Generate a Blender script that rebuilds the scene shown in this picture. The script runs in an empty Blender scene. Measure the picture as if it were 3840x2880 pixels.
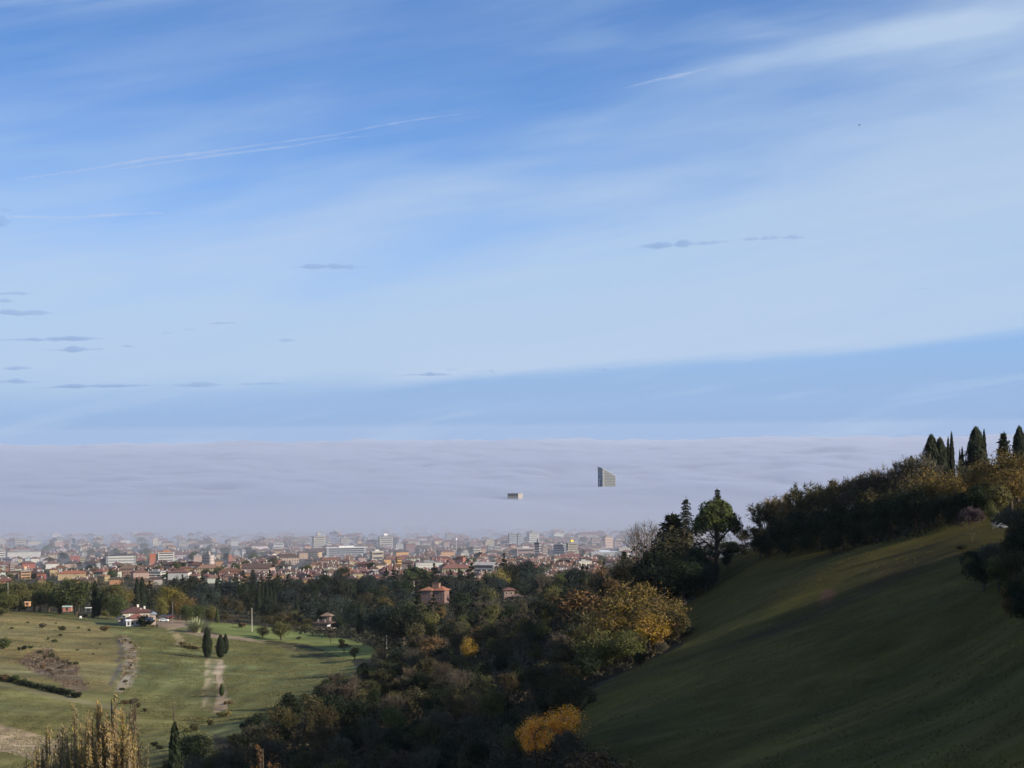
import bpy, math, random
import numpy as np
from mathutils import Vector, Matrix, Euler

rng = np.random.default_rng(11)
random.seed(11)
S = bpy.context.scene
COL = S.collection

# ------------------------------------------------------------------ camera
FPX, CX, CY, HOR, TILT = 8316.0, 1920.0, 1440.0, 1627.0, 0.0101
_th = math.atan((HOR - CY) / FPX)
_F = np.array([0, math.cos(_th), math.sin(_th)])
_U = np.array([0, -math.sin(_th), math.cos(_th)])
_R = np.array([1.0, 0, 0])
_c, _s = math.cos(TILT), math.sin(TILT)
CAMX, CAMY = _c * _R - _s * _U, _s * _R + _c * _U
cam_data = bpy.data.cameras.new('camera')
cam_data.sensor_width = 36.0
cam_data.lens = FPX * 36.0 / 3840.0
cam_data.clip_start, cam_data.clip_end = 1.0, 200000.0
cam = bpy.data.objects.new('camera', cam_data)
COL.objects.link(cam)
m = Matrix.Identity(4)
for i in range(3):
    m[i][0], m[i][1], m[i][2] = CAMX[i], CAMY[i], -_F[i]
cam.matrix_world = m
S.camera = cam

# ------------------------------------------------------------------ sky, sun, exposure
SUN_AZ, SUN_EL = math.radians(118), math.radians(22)
SDIR = np.array([math.sin(SUN_AZ) * math.cos(SUN_EL), math.cos(SUN_AZ) * math.cos(SUN_EL), math.sin(SUN_EL)])
EXPOSURE = 0.75
SKY_STRENGTH = 0.1
SUN_STRENGTH = 4.6
S.view_settings.view_transform = 'Standard'
S.view_settings.look = 'None'
S.view_settings.gamma = 1.0
S.view_settings.exposure = EXPOSURE
S.view_settings.use_curve_mapping = False
S.cycles.max_bounces = 8
S.cycles.diffuse_bounces = 3
S.cycles.glossy_bounces = 2
S.cycles.transmission_bounces = 2
S.cycles.volume_bounces = 4
S.cycles.transparent_max_bounces = 12
S.cycles.use_denoising = True
S.cycles.denoiser = 'OPENIMAGEDENOISE'
S.cycles.sample_clamp_indirect = 6.0

sun_data = bpy.data.lights.new('sun', 'SUN')
sun_data.energy, sun_data.angle, sun_data.color = SUN_STRENGTH, math.radians(0.6), (1.0, 0.88, 0.72)
sun = bpy.data.objects.new('sun', sun_data)
COL.objects.link(sun)
sun.rotation_euler = Vector(SDIR).to_track_quat('Z', 'Y').to_euler()


class NT:
    """tiny helper for node trees"""
    def __init__(s, tree):
        s.t = tree
        tree.nodes.clear()

    def n(s, typ, **kw):
        nd = s.t.nodes.new(typ)
        for k, v in kw.items():
            setattr(nd, k, v)
        return nd

    def put(s, inp, v):
        if isinstance(v, bpy.types.NodeSocket):
            s.t.links.new(v, inp)
        else:
            inp.default_value = v

    def math(s, op, a, b=0.0, c=0.0, clamp=False):
        nd = s.n('ShaderNodeMath', operation=op, use_clamp=clamp)
        for i, v in enumerate((a, b, c)):
            s.put(nd.inputs[i], v)
        return nd.outputs[0]

    def ramp(s, v, lo, hi):
        nd = s.n('ShaderNodeMapRange', interpolation_type='SMOOTHSTEP')
        s.put(nd.inputs['Value'], v); s.put(nd.inputs['From Min'], lo); s.put(nd.inputs['From Max'], hi)
        return nd.outputs[0]

    def noise(s, vec, scale, detail=4.0, rough=0.55, dist=0.0):
        nd = s.n('ShaderNodeTexNoise')
        if vec is not None:
            s.put(nd.inputs['Vector'], vec)
        nd.inputs['Scale'].default_value, nd.inputs['Detail'].default_value = scale, detail
        nd.inputs['Roughness'].default_value, nd.inputs['Distortion'].default_value = rough, dist
        return nd.outputs[0]

    def mix(s, fac, a, b, blend='MIX'):
        nd = s.n('ShaderNodeMix', data_type='RGBA', blend_type=blend)
        s.put(nd.inputs[0], fac); s.put(nd.inputs[6], a); s.put(nd.inputs[7], b)
        return nd.outputs[2]

    def vec(s, x, y, z):
        nd = s.n('ShaderNodeCombineXYZ')
        for i, v in enumerate((x, y, z)):
            s.put(nd.inputs[i], v)
        return nd.outputs[0]


world = bpy.data.worlds.new('World')
S.world = world
world.use_nodes = True
N = NT(world.node_tree)
tc = N.n('ShaderNodeTexCoord')
sep = N.n('ShaderNodeSeparateXYZ')
N.put(sep.inputs[0], tc.outputs['Generated'])
X, Y, Z = sep.outputs
zz = N.math('ADD', N.math('MULTIPLY', N.math('MAXIMUM', Z, 0.0), 2.4), 0.07)
sky = N.n('ShaderNodeTexSky', sky_type='NISHITA', sun_disc=False, sun_elevation=SUN_EL, sun_rotation=SUN_AZ)
sky.altitude, sky.air_density, sky.dust_density, sky.ozone_density = 200, 1.0, 0.6, 2.0
nrm = N.n('ShaderNodeVectorMath', operation='NORMALIZE')
N.put(nrm.inputs[0], N.vec(X, Y, zz))
N.put(sky.inputs['Vector'], nrm.outputs[0])
skyc = N.mix(1.0, sky.outputs[0], (0.68, 0.955, 1.29, 1), 'MULTIPLY')
# cirrus veil: lower edge a few degrees over the horizon, thinning out upward on the left
Xr = N.math('ADD', N.math('MULTIPLY', X, 1.0), 0.0)
tilt = N.math('SUBTRACT', Z, N.math('MULTIPLY', X, 0.16))
wob = N.noise(N.vec(N.math('MULTIPLY', X, 9.0), N.math('MULTIPLY', Y, 2.0), N.math('MULTIPLY', tilt, 110.0)), 1.0, 5.0, 0.55)
edge = N.math('ADD', N.math('ADD', 0.0255, N.math('MULTIPLY', X, 0.052)), N.math('MULTIPLY', N.math('MULTIPLY', X, X), 0.09))
edge = N.math('ADD', edge, N.math('MULTIPLY', N.math('SUBTRACT', wob, 0.5), 0.010))
soft = N.math('MAXIMUM', N.math('SUBTRACT', 0.0012, N.math('MULTIPLY', X, 0.055)), 0.0022)
veil_lo = N.ramp(Z, N.math('SUBTRACT', edge, soft), N.math('ADD', edge, N.math('ADD', 0.0025, soft)))
streak = N.noise(N.vec(N.math('MULTIPLY', X, 5.0), N.math('MULTIPLY', Y, 1.5), N.math('MULTIPLY', tilt, 26.0)), 1.0, 4.0, 0.5, 0.25)
top = N.math('ADD', N.math('ADD', N.math('ADD', 0.100, N.math('MULTIPLY', X, 0.20)), N.math('MULTIPLY', N.math('MULTIPLY', X, X), 0.9)), N.math('MULTIPLY', N.math('SUBTRACT', streak, 0.5), 0.13))
veil_hi = N.math('SUBTRACT', 1.0, N.math('MULTIPLY', N.ramp(Z, N.math('SUBTRACT', top, 0.045), N.math('ADD', top, 0.06)), 0.93))
veil = N.math('MULTIPLY', N.math('MULTIPLY', veil_lo, veil_hi), N.math('ADD', 0.72, N.math('MULTIPLY', streak, 0.40)), clamp=True)
# loose streaks higher up
band = N.ramp(streak, 0.52, 0.78)
up = N.math('MULTIPLY', band, N.ramp(N.math('ADD', Z, N.math('MULTIPLY', X, 0.25)), 0.06, 0.22))
corner = N.math('MULTIPLY', N.ramp(N.math('SUBTRACT', Z, N.math('MULTIPLY', X, 0.12)), 0.200, 0.222), N.ramp(wob, 0.38, 0.62))
low = N.math('MULTIPLY', N.math('MULTIPLY', N.ramp(wob, 0.5, 0.72), N.math('SUBTRACT', 1.0, veil_lo)), 0.35)
cov = N.math('ADD', N.math('ADD', veil, N.math('MULTIPLY', up, 0.25)), N.math('ADD', N.math('MULTIPLY', corner, 0.45), low), clamp=True)
fib = N.noise(N.vec(N.math('MULTIPLY', X, 4.0), N.math('MULTIPLY', Y, 1.5), N.math('MULTIPLY', tilt, 95.0)), 1.0, 8.0, 0.62, 0.15)
fib2 = N.noise(N.vec(N.math('MULTIPLY', X, 16.0), N.math('MULTIPLY', Y, 3.0), N.math('MULTIPLY', N.math('SUBTRACT', Z, N.math('MULTIPLY', X, 0.24)), 150.0)), 1.0, 7.0, 0.65, 0.3)
cov = N.math('ADD', cov, N.math('ADD', N.math('MULTIPLY', N.math('SUBTRACT', fib, 0.5), 0.32), N.math('MULTIPLY', N.math('SUBTRACT', fib2, 0.52), 0.15)), clamp=True)
cov = N.math('MULTIPLY', cov, 0.92)
cloudc = N.mix(N.noise(N.vec(N.math('MULTIPLY', X, 4.0), Y, N.math('MULTIPLY', tilt, 20.0)), 1.0, 3.0), (2.65, 3.65, 4.95, 1), (3.15, 3.80, 4.85, 1))
# pale blue air low over the horizon
base = N.mix(N.math('SUBTRACT', 1.0, N.ramp(Z, 0.012, 0.10)), skyc, (1.80, 2.78, 4.45, 1))
base = N.mix(N.math('SUBTRACT', 1.0, N.ramp(Z, 0.001, 0.014)), base, (1.35, 2.30, 3.95, 1))
final = N.mix(cov, base, cloudc)
bg = N.n('ShaderNodeBackground')
N.put(bg.inputs[0], final)
bg.inputs[1].default_value = SKY_STRENGTH
out = N.n('ShaderNodeOutputWorld')
N.put(out.inputs[0], bg.outputs[0])


# ------------------------------------------------------------------ geometry helpers
def pix(px, py, D):
    """world point on the sight line of a photo pixel at distance D along y"""
    d = _F + CAMX * ((px - CX) / FPX) + CAMY * ((CY - py) / FPX)
    return d * (D / d[1])


def proj(x, y, z):
    p = np.stack(np.broadcast_arrays(np.asarray(x, float), np.asarray(y, float), np.asarray(z, float)), -1)
    w = np.maximum(p @ _F, 1e-3)
    return CX + FPX * (p @ CAMX) / w, CY - FPX * (p @ CAMY) / w


def horizon(px):
    return HOR - (px - CX) * TILT


_lat = rng.random((256, 256))


def vnoise(x, y):
    x, y = np.asarray(x, float), np.asarray(y, float)
    xi, yi = np.floor(x).astype(int), np.floor(y).astype(int)
    fx, fy = x - xi, y - yi
    fx, fy = fx * fx * (3 - 2 * fx), fy * fy * (3 - 2 * fy)
    g = lambda a, b: _lat[a & 255, b & 255]
    return (g(xi, yi) * (1 - fx) + g(xi + 1, yi) * fx) * (1 - fy) + (g(xi, yi + 1) * (1 - fx) + g(xi + 1, yi + 1) * fx) * fy - 0.5


def fnoise(x, y, o=4):
    t, a = 0.0, 1.0
    for k in range(o):
        t = t + a * vnoise(x * 2 ** k + 17.3 * k, y * 2 ** k + 5.1 * k)
        a *= 0.5
    return t


def in_poly(px, py, poly):
    px, py = np.asarray(px, float), np.asarray(py, float)
    r = np.zeros(np.broadcast(px, py).shape, bool)
    q = list(poly)
    for (x0, y0), (x1, y1) in zip(q, q[1:] + q[:1]):
        if y0 == y1:
            continue
        c = ((y0 > py) != (y1 > py)) & (px < (x1 - x0) * (py - y0) / (y1 - y0) + x0)
        r ^= c
    return r


def mesh_np(name, V, F, mat=None, smooth=False, mats=None, midx=None):
    """mesh from arrays; F is an (n,3) or (n,4) array or a list of such arrays"""
    me = bpy.data.meshes.new(name)
    V = np.asarray(V, np.float32)
    Fs = F if isinstance(F, list) else [F]
    Fs = [np.asarray(f, np.int32) for f in Fs if len(f)]
    loops = np.concatenate([f.ravel() for f in Fs])
    tot = np.concatenate([np.full(len(f), f.shape[1], np.int32) for f in Fs])
    start = np.concatenate([[0], np.cumsum(tot)[:-1]]).astype(np.int32)
    me.vertices.add(len(V)); me.vertices.foreach_set('co', V.ravel())
    me.loops.add(len(loops)); me.loops.foreach_set('vertex_index', loops)
    me.polygons.add(len(tot)); me.polygons.foreach_set('loop_start', start)
    if midx is not None:
        me.polygons.foreach_set('material_index', np.asarray(midx, np.int32))
    me.update(calc_edges=True)
    me.validate()
    if smooth:
        me.polygons.foreach_set('use_smooth', np.ones(len(me.polygons), bool))
    for q in (mats or ([mat] if mat else [])):
        me.materials.append(q)
    return me


def link(name, me, parent=None, color=None, loc=None, yaw=0.0):
    o = bpy.data.objects.new(name, me)
    COL.objects.link(o)
    if parent is not None:
        o.parent = parent
    if color is not None:
        o.color = (*color[:3], 1.0)
    if loc is not None:
        o.location = loc
    if yaw:
        o.rotation_euler = (0, 0, yaw)
    return o


def tag(o, label=None, cat=None, group=None, kind=None):
    for k, v in (('label', label), ('category', cat), ('group', group), ('kind', kind)):
        if v:
            o[k] = v
    return o


def empty(name, loc, yaw=0.0):
    o = bpy.data.objects.new(name, None)
    COL.objects.link(o)
    o.location = loc
    o.rotation_euler = (0, 0, yaw)
    o.empty_display_size = 0.5
    return o


class MB:
    """collects shapes into one mesh"""
    def __init__(s):
        s.V, s.F = [], []

    def add(s, v, f):
        k = len(s.V)
        s.V += [tuple(p) for p in v]
        s.F += [tuple(i + k for i in q) for q in f]
        return s

    def box(s, x0, x1, y0, y1, z0, z1):
        return s.add([(x0, y0, z0), (x1, y0, z0), (x1, y1, z0), (x0, y1, z0), (x0, y0, z1), (x1, y0, z1), (x1, y1, z1), (x0, y1, z1)],
                     [(0, 3, 2, 1), (4, 5, 6, 7), (0, 1, 5, 4), (1, 2, 6, 5), (2, 3, 7, 6), (3, 0, 4, 7)])

    def hip(s, x0, x1, y0, y1, z, h, t=0.25, r=None):
        """hipped roof with a fascia of height t; r = half length of the ridge"""
        w, d = x1 - x0, y1 - y0
        cx, cy = (x0 + x1) / 2, (y0 + y1) / 2
        if r is None:
            r = max((abs(w - d)) / 2, 0.02)
        ax = w >= d
        a = (cx - r, cy, z + t + h) if ax else (cx, cy - r, z + t + h)
        b = (cx + r, cy, z + t + h) if ax else (cx, cy + r, z + t + h)
        lo = [(x0, y0, z), (x1, y0, z), (x1, y1, z), (x0, y1, z)]
        hi = [(p[0], p[1], z + t) for p in lo]
        f = [(0, 3, 2, 1), (0, 1, 5, 4), (1, 2, 6, 5), (2, 3, 7, 6), (3, 0, 4, 7)]
        f += [(4, 5, 9, 8), (5, 6, 9), (6, 7, 8, 9), (7, 4, 8)] if ax else [(4, 5, 8), (5, 6, 9, 8), (6, 7, 9), (7, 4, 8, 9)]
        return s.add(lo + hi + [a, b], f)

    def gable(s, x0, x1, y0, y1, z, h, t=0.2, along='x'):
        if along == 'x':
            cy = (y0 + y1) / 2
            v = [(x0, y0, z), (x1, y0, z), (x1, y1, z), (x0, y1, z), (x0, cy, z + h), (x1, cy, z + h)]
            up = [(p[0], p[1], p[2] + t) for p in v]
            f = [(0, 1, 5, 4), (2, 3, 4, 5)]
        else:
            cx = (x0 + x1) / 2
            v = [(x0, y0, z), (x1, y0, z), (x1, y1, z), (x0, y1, z), (cx, y0, z + h), (cx, y1, z + h)]
            up = [(p[0], p[1], p[2] + t) for p in v]
            f = [(1, 2, 5, 4), (3, 0, 4, 5)]
        ff = [tuple(i + 6 for i in q) for q in f] + [tuple(reversed(q)) for q in f]
        if along == 'x':
            ff += [(0, 6, 7, 1), (2, 8, 9, 3), (3, 9, 10, 4), (4, 10, 6, 0), (1, 7, 11, 5), (5, 11, 8, 2)]
        else:
            ff += [(1, 7, 8, 2), (3, 9, 6, 0), (0, 6, 10, 4), (4, 10, 7, 1), (2, 8, 11, 5), (5, 11, 9, 3)]
        return s.add(v + up, ff)

    def tube(s, pts, rad, n=6, cap=True):
        k = len(s.V)
        pts = [Vector(p) for p in pts]
        for i, p in enumerate(pts):
            d = (pts[min(i + 1, len(pts) - 1)] - pts[max(i - 1, 0)]).normalized()
            a = d.orthogonal().normalized()
            b = d.cross(a)
            for j in range(n):
                t = 2 * math.pi * j / n
                s.V.append(tuple(p + (a * math.cos(t) + b * math.sin(t)) * rad[i]))
        for i in range(len(pts) - 1):
            for j in range(n):
                s.F.append((k + i * n + j, k + i * n + (j + 1) % n, k + (i + 1) * n + (j + 1) % n, k + (i + 1) * n + j))
        if cap:
            s.F.append(tuple(k + j for j in reversed(range(n))))
            s.F.append(tuple(k + (len(pts) - 1) * n + j for j in range(n)))
        return s

    def prism(s, poly, y0, y1):
        """polygon in x,z pushed along y"""
        n = len(poly)
        v = [(x, y0, z) for x, z in poly] + [(x, y1, z) for x, z in poly]
        f = [tuple(range(n)), tuple(reversed(range(n, 2 * n)))]
        f += [(i, i + n, (i + 1) % n + n, (i + 1) % n) for i in range(n)]
        return s.add(v, f)

    def mesh(s, name, mat=None, smooth=False):
        me = bpy.data.meshes.new(name)
        me.from_pydata(s.V, [], s.F)
        me.validate()
        if smooth:
            me.polygons.foreach_set('use_smooth', np.ones(len(me.polygons), bool))
        if mat:
            me.materials.append(mat)
        return me

    def build(s, name, mat, parent=None, color=None, smooth=False):
        return link(name, s.mesh(name, mat, smooth), parent, color)


# ------------------------------------------------------------------ materials
def material(name):
    mt = bpy.data.materials.new(name)
    mt.use_nodes = True
    return mt, NT(mt.node_tree)


def surf(N, shader):
    o = N.n('ShaderNodeOutputMaterial')
    N.put(o.inputs['Surface'], shader)


def principled(N, col, rough=0.8, spec=0.2, metal=0.0, normal=None):
    b = N.n('ShaderNodeBsdfPrincipled')
    N.put(b.inputs['Base Color'], col)
    b.inputs['Roughness'].default_value = rough
    b.inputs['Specular IOR Level'].default_value = spec
    b.inputs['Metallic'].default_value = metal
    if normal is not None:
        N.put(b.inputs['Normal'], normal)
    return b.outputs[0]


def m_foliage():
    mt, N = material('foliage')
    oi = N.n('ShaderNodeObjectInfo')
    g = N.n('ShaderNodeNewGeometry')
    r = g.outputs['Random Per Island']
    t = N.n('ShaderNodeTexCoord')
    big = N.noise(t.outputs['Object'], 0.55, 2.0)
    f = N.math('ADD', N.math('MULTIPLY', r, 0.9), N.math('ADD', 0.28, N.math('MULTIPLY', big, 0.6)))
    hs = N.n('ShaderNodeHueSaturation')
    N.put(hs.inputs['Hue'], N.math('ADD', 0.478, N.math('MULTIPLY', N.math('FRACT', N.math('MULTIPLY', r, 7.31)), 0.045)))
    N.put(hs.inputs['Saturation'], N.math('ADD', 0.75, N.math('MULTIPLY', N.math('FRACT', N.math('MULTIPLY', r, 3.7)), 0.45)))
    N.put(hs.inputs['Value'], f)
    N.put(hs.inputs['Color'], oi.outputs['Color'])
    p = principled(N, hs.outputs[0], 0.75, 0.12)
    tr = N.n('ShaderNodeBsdfTranslucent')
    N.put(tr.inputs[0], hs.outputs[0])
    mx = N.n('ShaderNodeMixShader')
    mx.inputs[0].default_value = 0.18
    N.put(mx.inputs[1], p); N.put(mx.inputs[2], tr.outputs[0])
    surf(N, mx.outputs[0])
    return mt


def m_objcolor(name, rough=0.85, spec=0.15, scale=0.7, lo=0.72, hi=1.18, stretch=None):
    mt, N = material(name)
    oi = N.n('ShaderNodeObjectInfo')
    t = N.n('ShaderNodeTexCoord')
    v = t.outputs['Object']
    if stretch:
        mp = N.n('ShaderNodeMapping'); N.put(mp.inputs[0], v); mp.inputs['Scale'].default_value = stretch
        v = mp.outputs[0]
    n = N.noise(v, scale, 5.0, 0.6)
    f = N.math('ADD', lo, N.math('MULTIPLY', n, hi - lo))
    c = N.n('ShaderNodeVectorMath', operation='SCALE')
    N.put(c.inputs[0], oi.outputs['Color']); N.put(c.inputs['Scale'], f)
    surf(N, principled(N, c.outputs[0], rough, spec))
    return mt


def m_plain(name, col, rough=0.7, spec=0.2, metal=0.0, var=0.25, scale=1.5):
    mt, N = material(name)
    t = N.n('ShaderNodeTexCoord')
    n = N.noise(t.outputs['Object'], scale, 4.0)
    f = N.math('ADD', 1 - var, N.math('MULTIPLY', n, 2 * var))
    c = N.n('ShaderNodeVectorMath', operation='SCALE')
    c.inputs[0].default_value = col[:3]; N.put(c.inputs['Scale'], f)
    surf(N, principled(N, c.outputs[0], rough, spec, metal))
    return mt


M_FOL = m_foliage()
M_BARK = m_objcolor('bark', 0.9, 0.1, 3.0, 0.5, 1.3)
M_WALL = m_objcolor('plaster_wall', 0.9, 0.1, 0.35, 0.7, 1.2)
M_ROOF = m_objcolor('roof_tiles', 0.85, 0.12, 0.9, 0.55, 1.35)
M_GLASS = m_plain('window_glass', (0.03, 0.035, 0.045), 0.15, 0.5)
M_WHITE = m_plain('white_paint', (0.72, 0.71, 0.68), 0.55, 0.3, 0.0, 0.08)
M_METAL = m_plain('grey_metal', (0.32, 0.33, 0.34), 0.4, 0.4, 0.6, 0.1)
M_DARK = m_plain('dark_trim', (0.04, 0.035, 0.032), 0.7)
M_RUBBER = m_plain('rubber', (0.015, 0.015, 0.016), 0.9)
M_CAR = m_objcolor('car_paint', 0.25, 0.5, 0.4, 0.96, 1.04)
M_STONE = m_objcolor('stone', 0.95, 0.1, 1.2, 0.5, 1.3)


def m_ground():
    mt, N = material('ground_cover')
    a = N.n('ShaderNodeAttribute'); a.attribute_name = 'Col'
    t = N.n('ShaderNodeTexCoord')
    v = t.outputs['Object']
    n1 = N.noise(v, 0.035, 5.0, 0.6)
    mp = N.n('ShaderNodeMapping'); N.put(mp.inputs[0], v)
    mp.inputs['Rotation'].default_value = (0, 0, 0.5); mp.inputs['Scale'].default_value = (0.55, 1.0, 0.8)
    n2 = N.noise(mp.outputs[0], 0.16, 7.0, 0.68, 0.3)
    n3 = N.noise(v, 1.6, 4.0, 0.7)
    f = N.math('ADD', N.math('ADD', N.math('MULTIPLY', n1, 1.0), N.math('MULTIPLY', n2, 1.5)), N.math('ADD', N.math('MULTIPLY', n3, 0.8), -0.65))
    f = N.math('MAXIMUM', f, 0.18)
    c = N.n('ShaderNodeVectorMath', operation='SCALE')
    N.put(c.inputs[0], a.outputs['Color']); N.put(c.inputs['Scale'], f)
    # drier or browner tufts
    col = N.mix(N.math('MULTIPLY', N.ramp(n2, 0.52, 0.68), 0.35), c.outputs[0], (0.10, 0.072, 0.036, 1))
    bp = N.n('ShaderNodeBump'); bp.inputs['Strength'].default_value = 0.55; bp.inputs['Distance'].default_value = 0.5
    N.put(bp.inputs['Height'], N.math('ADD', n2, N.math('MULTIPLY', n3, 0.6)))
    surf(N, principled(N, col, 0.95, 0.05, 0.0, bp.outputs[0]))
    return mt


M_GROUND = m_ground()


def m_volume(name, col, density, g=0.0):
    mt = bpy.data.materials.new(name)
    mt.use_nodes = True
    N = NT(mt.node_tree)
    v = N.n('ShaderNodeVolumePrincipled')
    v.inputs['Color'].default_value = (*col, 1)
    v.inputs['Density'].default_value = density
    v.inputs['Anisotropy'].default_value = g
    o = N.n('ShaderNodeOutputMaterial')
    N.put(o.inputs['Volume'], v.outputs[0])
    return mt
# ------------------------------------------------------------------ terrain
PLAIN = -170.0
_pp = [  # (photo px, photo py, distance) of the ground
    (3740, 1965, 450), (2700, 2090, 600), (3100, 2078, 540), (3400, 2035, 490), (2600, 2230, 560), (2580, 2380, 500), (2350, 2520, 455),
    (2130, 2630, 415), (2200, 2760, 360), (2300, 2885, 320), (3840, 2890, 200), (3000, 2890, 258), (2600, 2890, 290), (3200, 2400, 370),
    (2800, 2400, 430), (2900, 2200, 490), (3400, 2200, 420), (3840, 2300, 330), (3840, 2100, 390), (3500, 2600, 280), (2700, 2700, 350), (3200, 2750, 285), (3840, 2550, 262),
    (1300, 2660, 560), (1500, 2570, 650), (1750, 2510, 680), (2000, 2560, 520), (2200, 2460, 590), (2420, 2400, 590), (1900, 2890, 385),
    (1400, 2900, 430), (900, 2980, 430), (850, 2840, 490), (600, 3130, 430), (1100, 2750, 520), (2500, 2190, 690), (2560, 2110, 640), (2300, 2220, 800),
    (1650, 2270, 1380), (1205, 2384, 1065), (1205, 2393, 1180), (1000, 2345, 1130), (1300, 2260, 1450), (1900, 2310, 1180), (2100, 2270, 1030), (2220, 2200, 1250),
    (1000, 2255, 1550), (700, 2275, 1450), (200, 2295, 1120), (0, 2293, 1090), (450, 2330, 1090), (-300, 2290, 1100), (1840, 2280, 1350),
    (510, 2352, 1030), (620, 2352, 1020), (778, 2470, 880), (830, 2470, 880), (760, 2710, 690), (0, 2330, 1000), (0, 2560, 760), (0, 2700, 660), (0, 2885, 560),
    (250, 2760, 640), (480, 2690, 680), (480, 2500, 820), (250, 2480, 830), (250, 2370, 960), (1230, 2490, 860), (1000, 2560, 790), (900, 2640, 730), (1380, 2415, 950),
    (1100, 2400, 980), (870, 2335, 1050), (-400, 2500, 800), (-400, 2800, 600), (3840, 1960, 470), (3500, 1985, 500), (3000, 2050, 590), (2800, 2075, 630),
]
_xyz = [
    (180, 213, 40), (136, 236, 24), (92, 260, -4), (250, 180, 62), (118, 364, 2), (187, 326, 52), (260, 290, 74), (186, 403, -4), (178, 386, 10), (275, 356, 42), (150, 330, 36), (160, 400, -6), (118, 485, -14),  # unseen bank to the right, heights shaped to shade wood and slope
    (180, 480, -8), (300, 450, 5), (70, 150, -4), (120, 100, 30), (200, 60, 60), (40, 60, -6), (0, 0, -1.8), (-30, 0, -3), (0, 40, -12), (0, 100, -28), (-40, 100, -30),
    (-100, 100, -34), (0, 200, -42), (-60, 200, -48), (30, 150, -27), (-140, 250, -56), (-200, 400, -66), (0, -250, 8), (-300, -250, -20), (300, -250, 60), (-600, 300, -70),
    (-600, 900, -95), (-900, 1500, -125), (500, 300, 40), (420, 700, -40), (600, 1000, -70), (800, 1500, -120), (150, 600, -25), (130, 750, -50), (100, 900, -72), (250, 900, -75),
    (-100, 1900, -140), (300, 1900, -140), (-450, 1900, -142), (0, 2300, -168), (400, 2300, -168), (-500, 2300, -168), (150, 1300, -92), (10, 300, -56), (-20, 330, -60),
]
_P = np.array([tuple(pix(*q)) for q in _pp] + _xyz)


def _warp(x, y):
    s = np.maximum(np.asarray(y, float) + 420.0, 60.0)
    return np.asarray(x, float) / s * 1000.0, 1000.0 * np.log(s / 420.0)


_wx, _wy = _warp(_P[:, 0], _P[:, 1])
_n = len(_P)
_K = np.sqrt((_wx[:, None] - _wx) ** 2 + (_wy[:, None] - _wy) ** 2 + 28.0 ** 2)
_A = np.zeros((_n + 3, _n + 3))
_A[:_n, :_n] = _K - np.eye(_n) * 2.0
_A[:_n, _n:] = np.stack([np.ones(_n), _wx, _wy], 1)
_A[_n:, :_n] = _A[:_n, _n:].T
_W = np.linalg.solve(_A, np.concatenate([_P[:, 2], np.zeros(3)]))


def TZ(x, y):
    x, y = np.broadcast_arrays(np.asarray(x, float), np.asarray(y, float))
    sh = x.shape
    x, y = x.ravel(), y.ravel()
    out = np.empty(len(x))
    for i in range(0, len(x), 40000):
        a, b = _warp(x[i:i + 40000], y[i:i + 40000])
        k = np.sqrt((a[:, None] - _wx) ** 2 + (b[:, None] - _wy) ** 2 + 28.0 ** 2)
        out[i:i + 40000] = k @ _W[:_n] + _W[_n] + _W[_n + 1] * a + _W[_n + 2] * b
    out += fnoise(x / 45.0, y / 45.0, 3) * 1.3 + fnoise(x / 9.0, y / 9.0, 2) * 0.22
    t = np.clip((y - 1900) / 500.0, 0, 1); t = t * t * (3 - 2 * t)
    out = out * (1 - t) + PLAIN * t
    out = np.maximum(out, PLAIN)
    return out.reshape(sh)


def tz(x, y):
    return float(TZ(np.array([x]), np.array([y]))[0])


def on_ground(px, py, d0=150.0, d1=2600.0):
    """where the sight line of a photo pixel meets the ground"""
    D = np.geomspace(d0, d1, 700)
    e = pix(px, py, 1.0)
    z = TZ(e[0] * D, D)
    hit = np.nonzero(e[2] * D < z)[0]
    i = hit[0] if len(hit) else len(D) - 1
    d = D[i]
    return float(e[0] * d), float(d), float(z[i])


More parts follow.
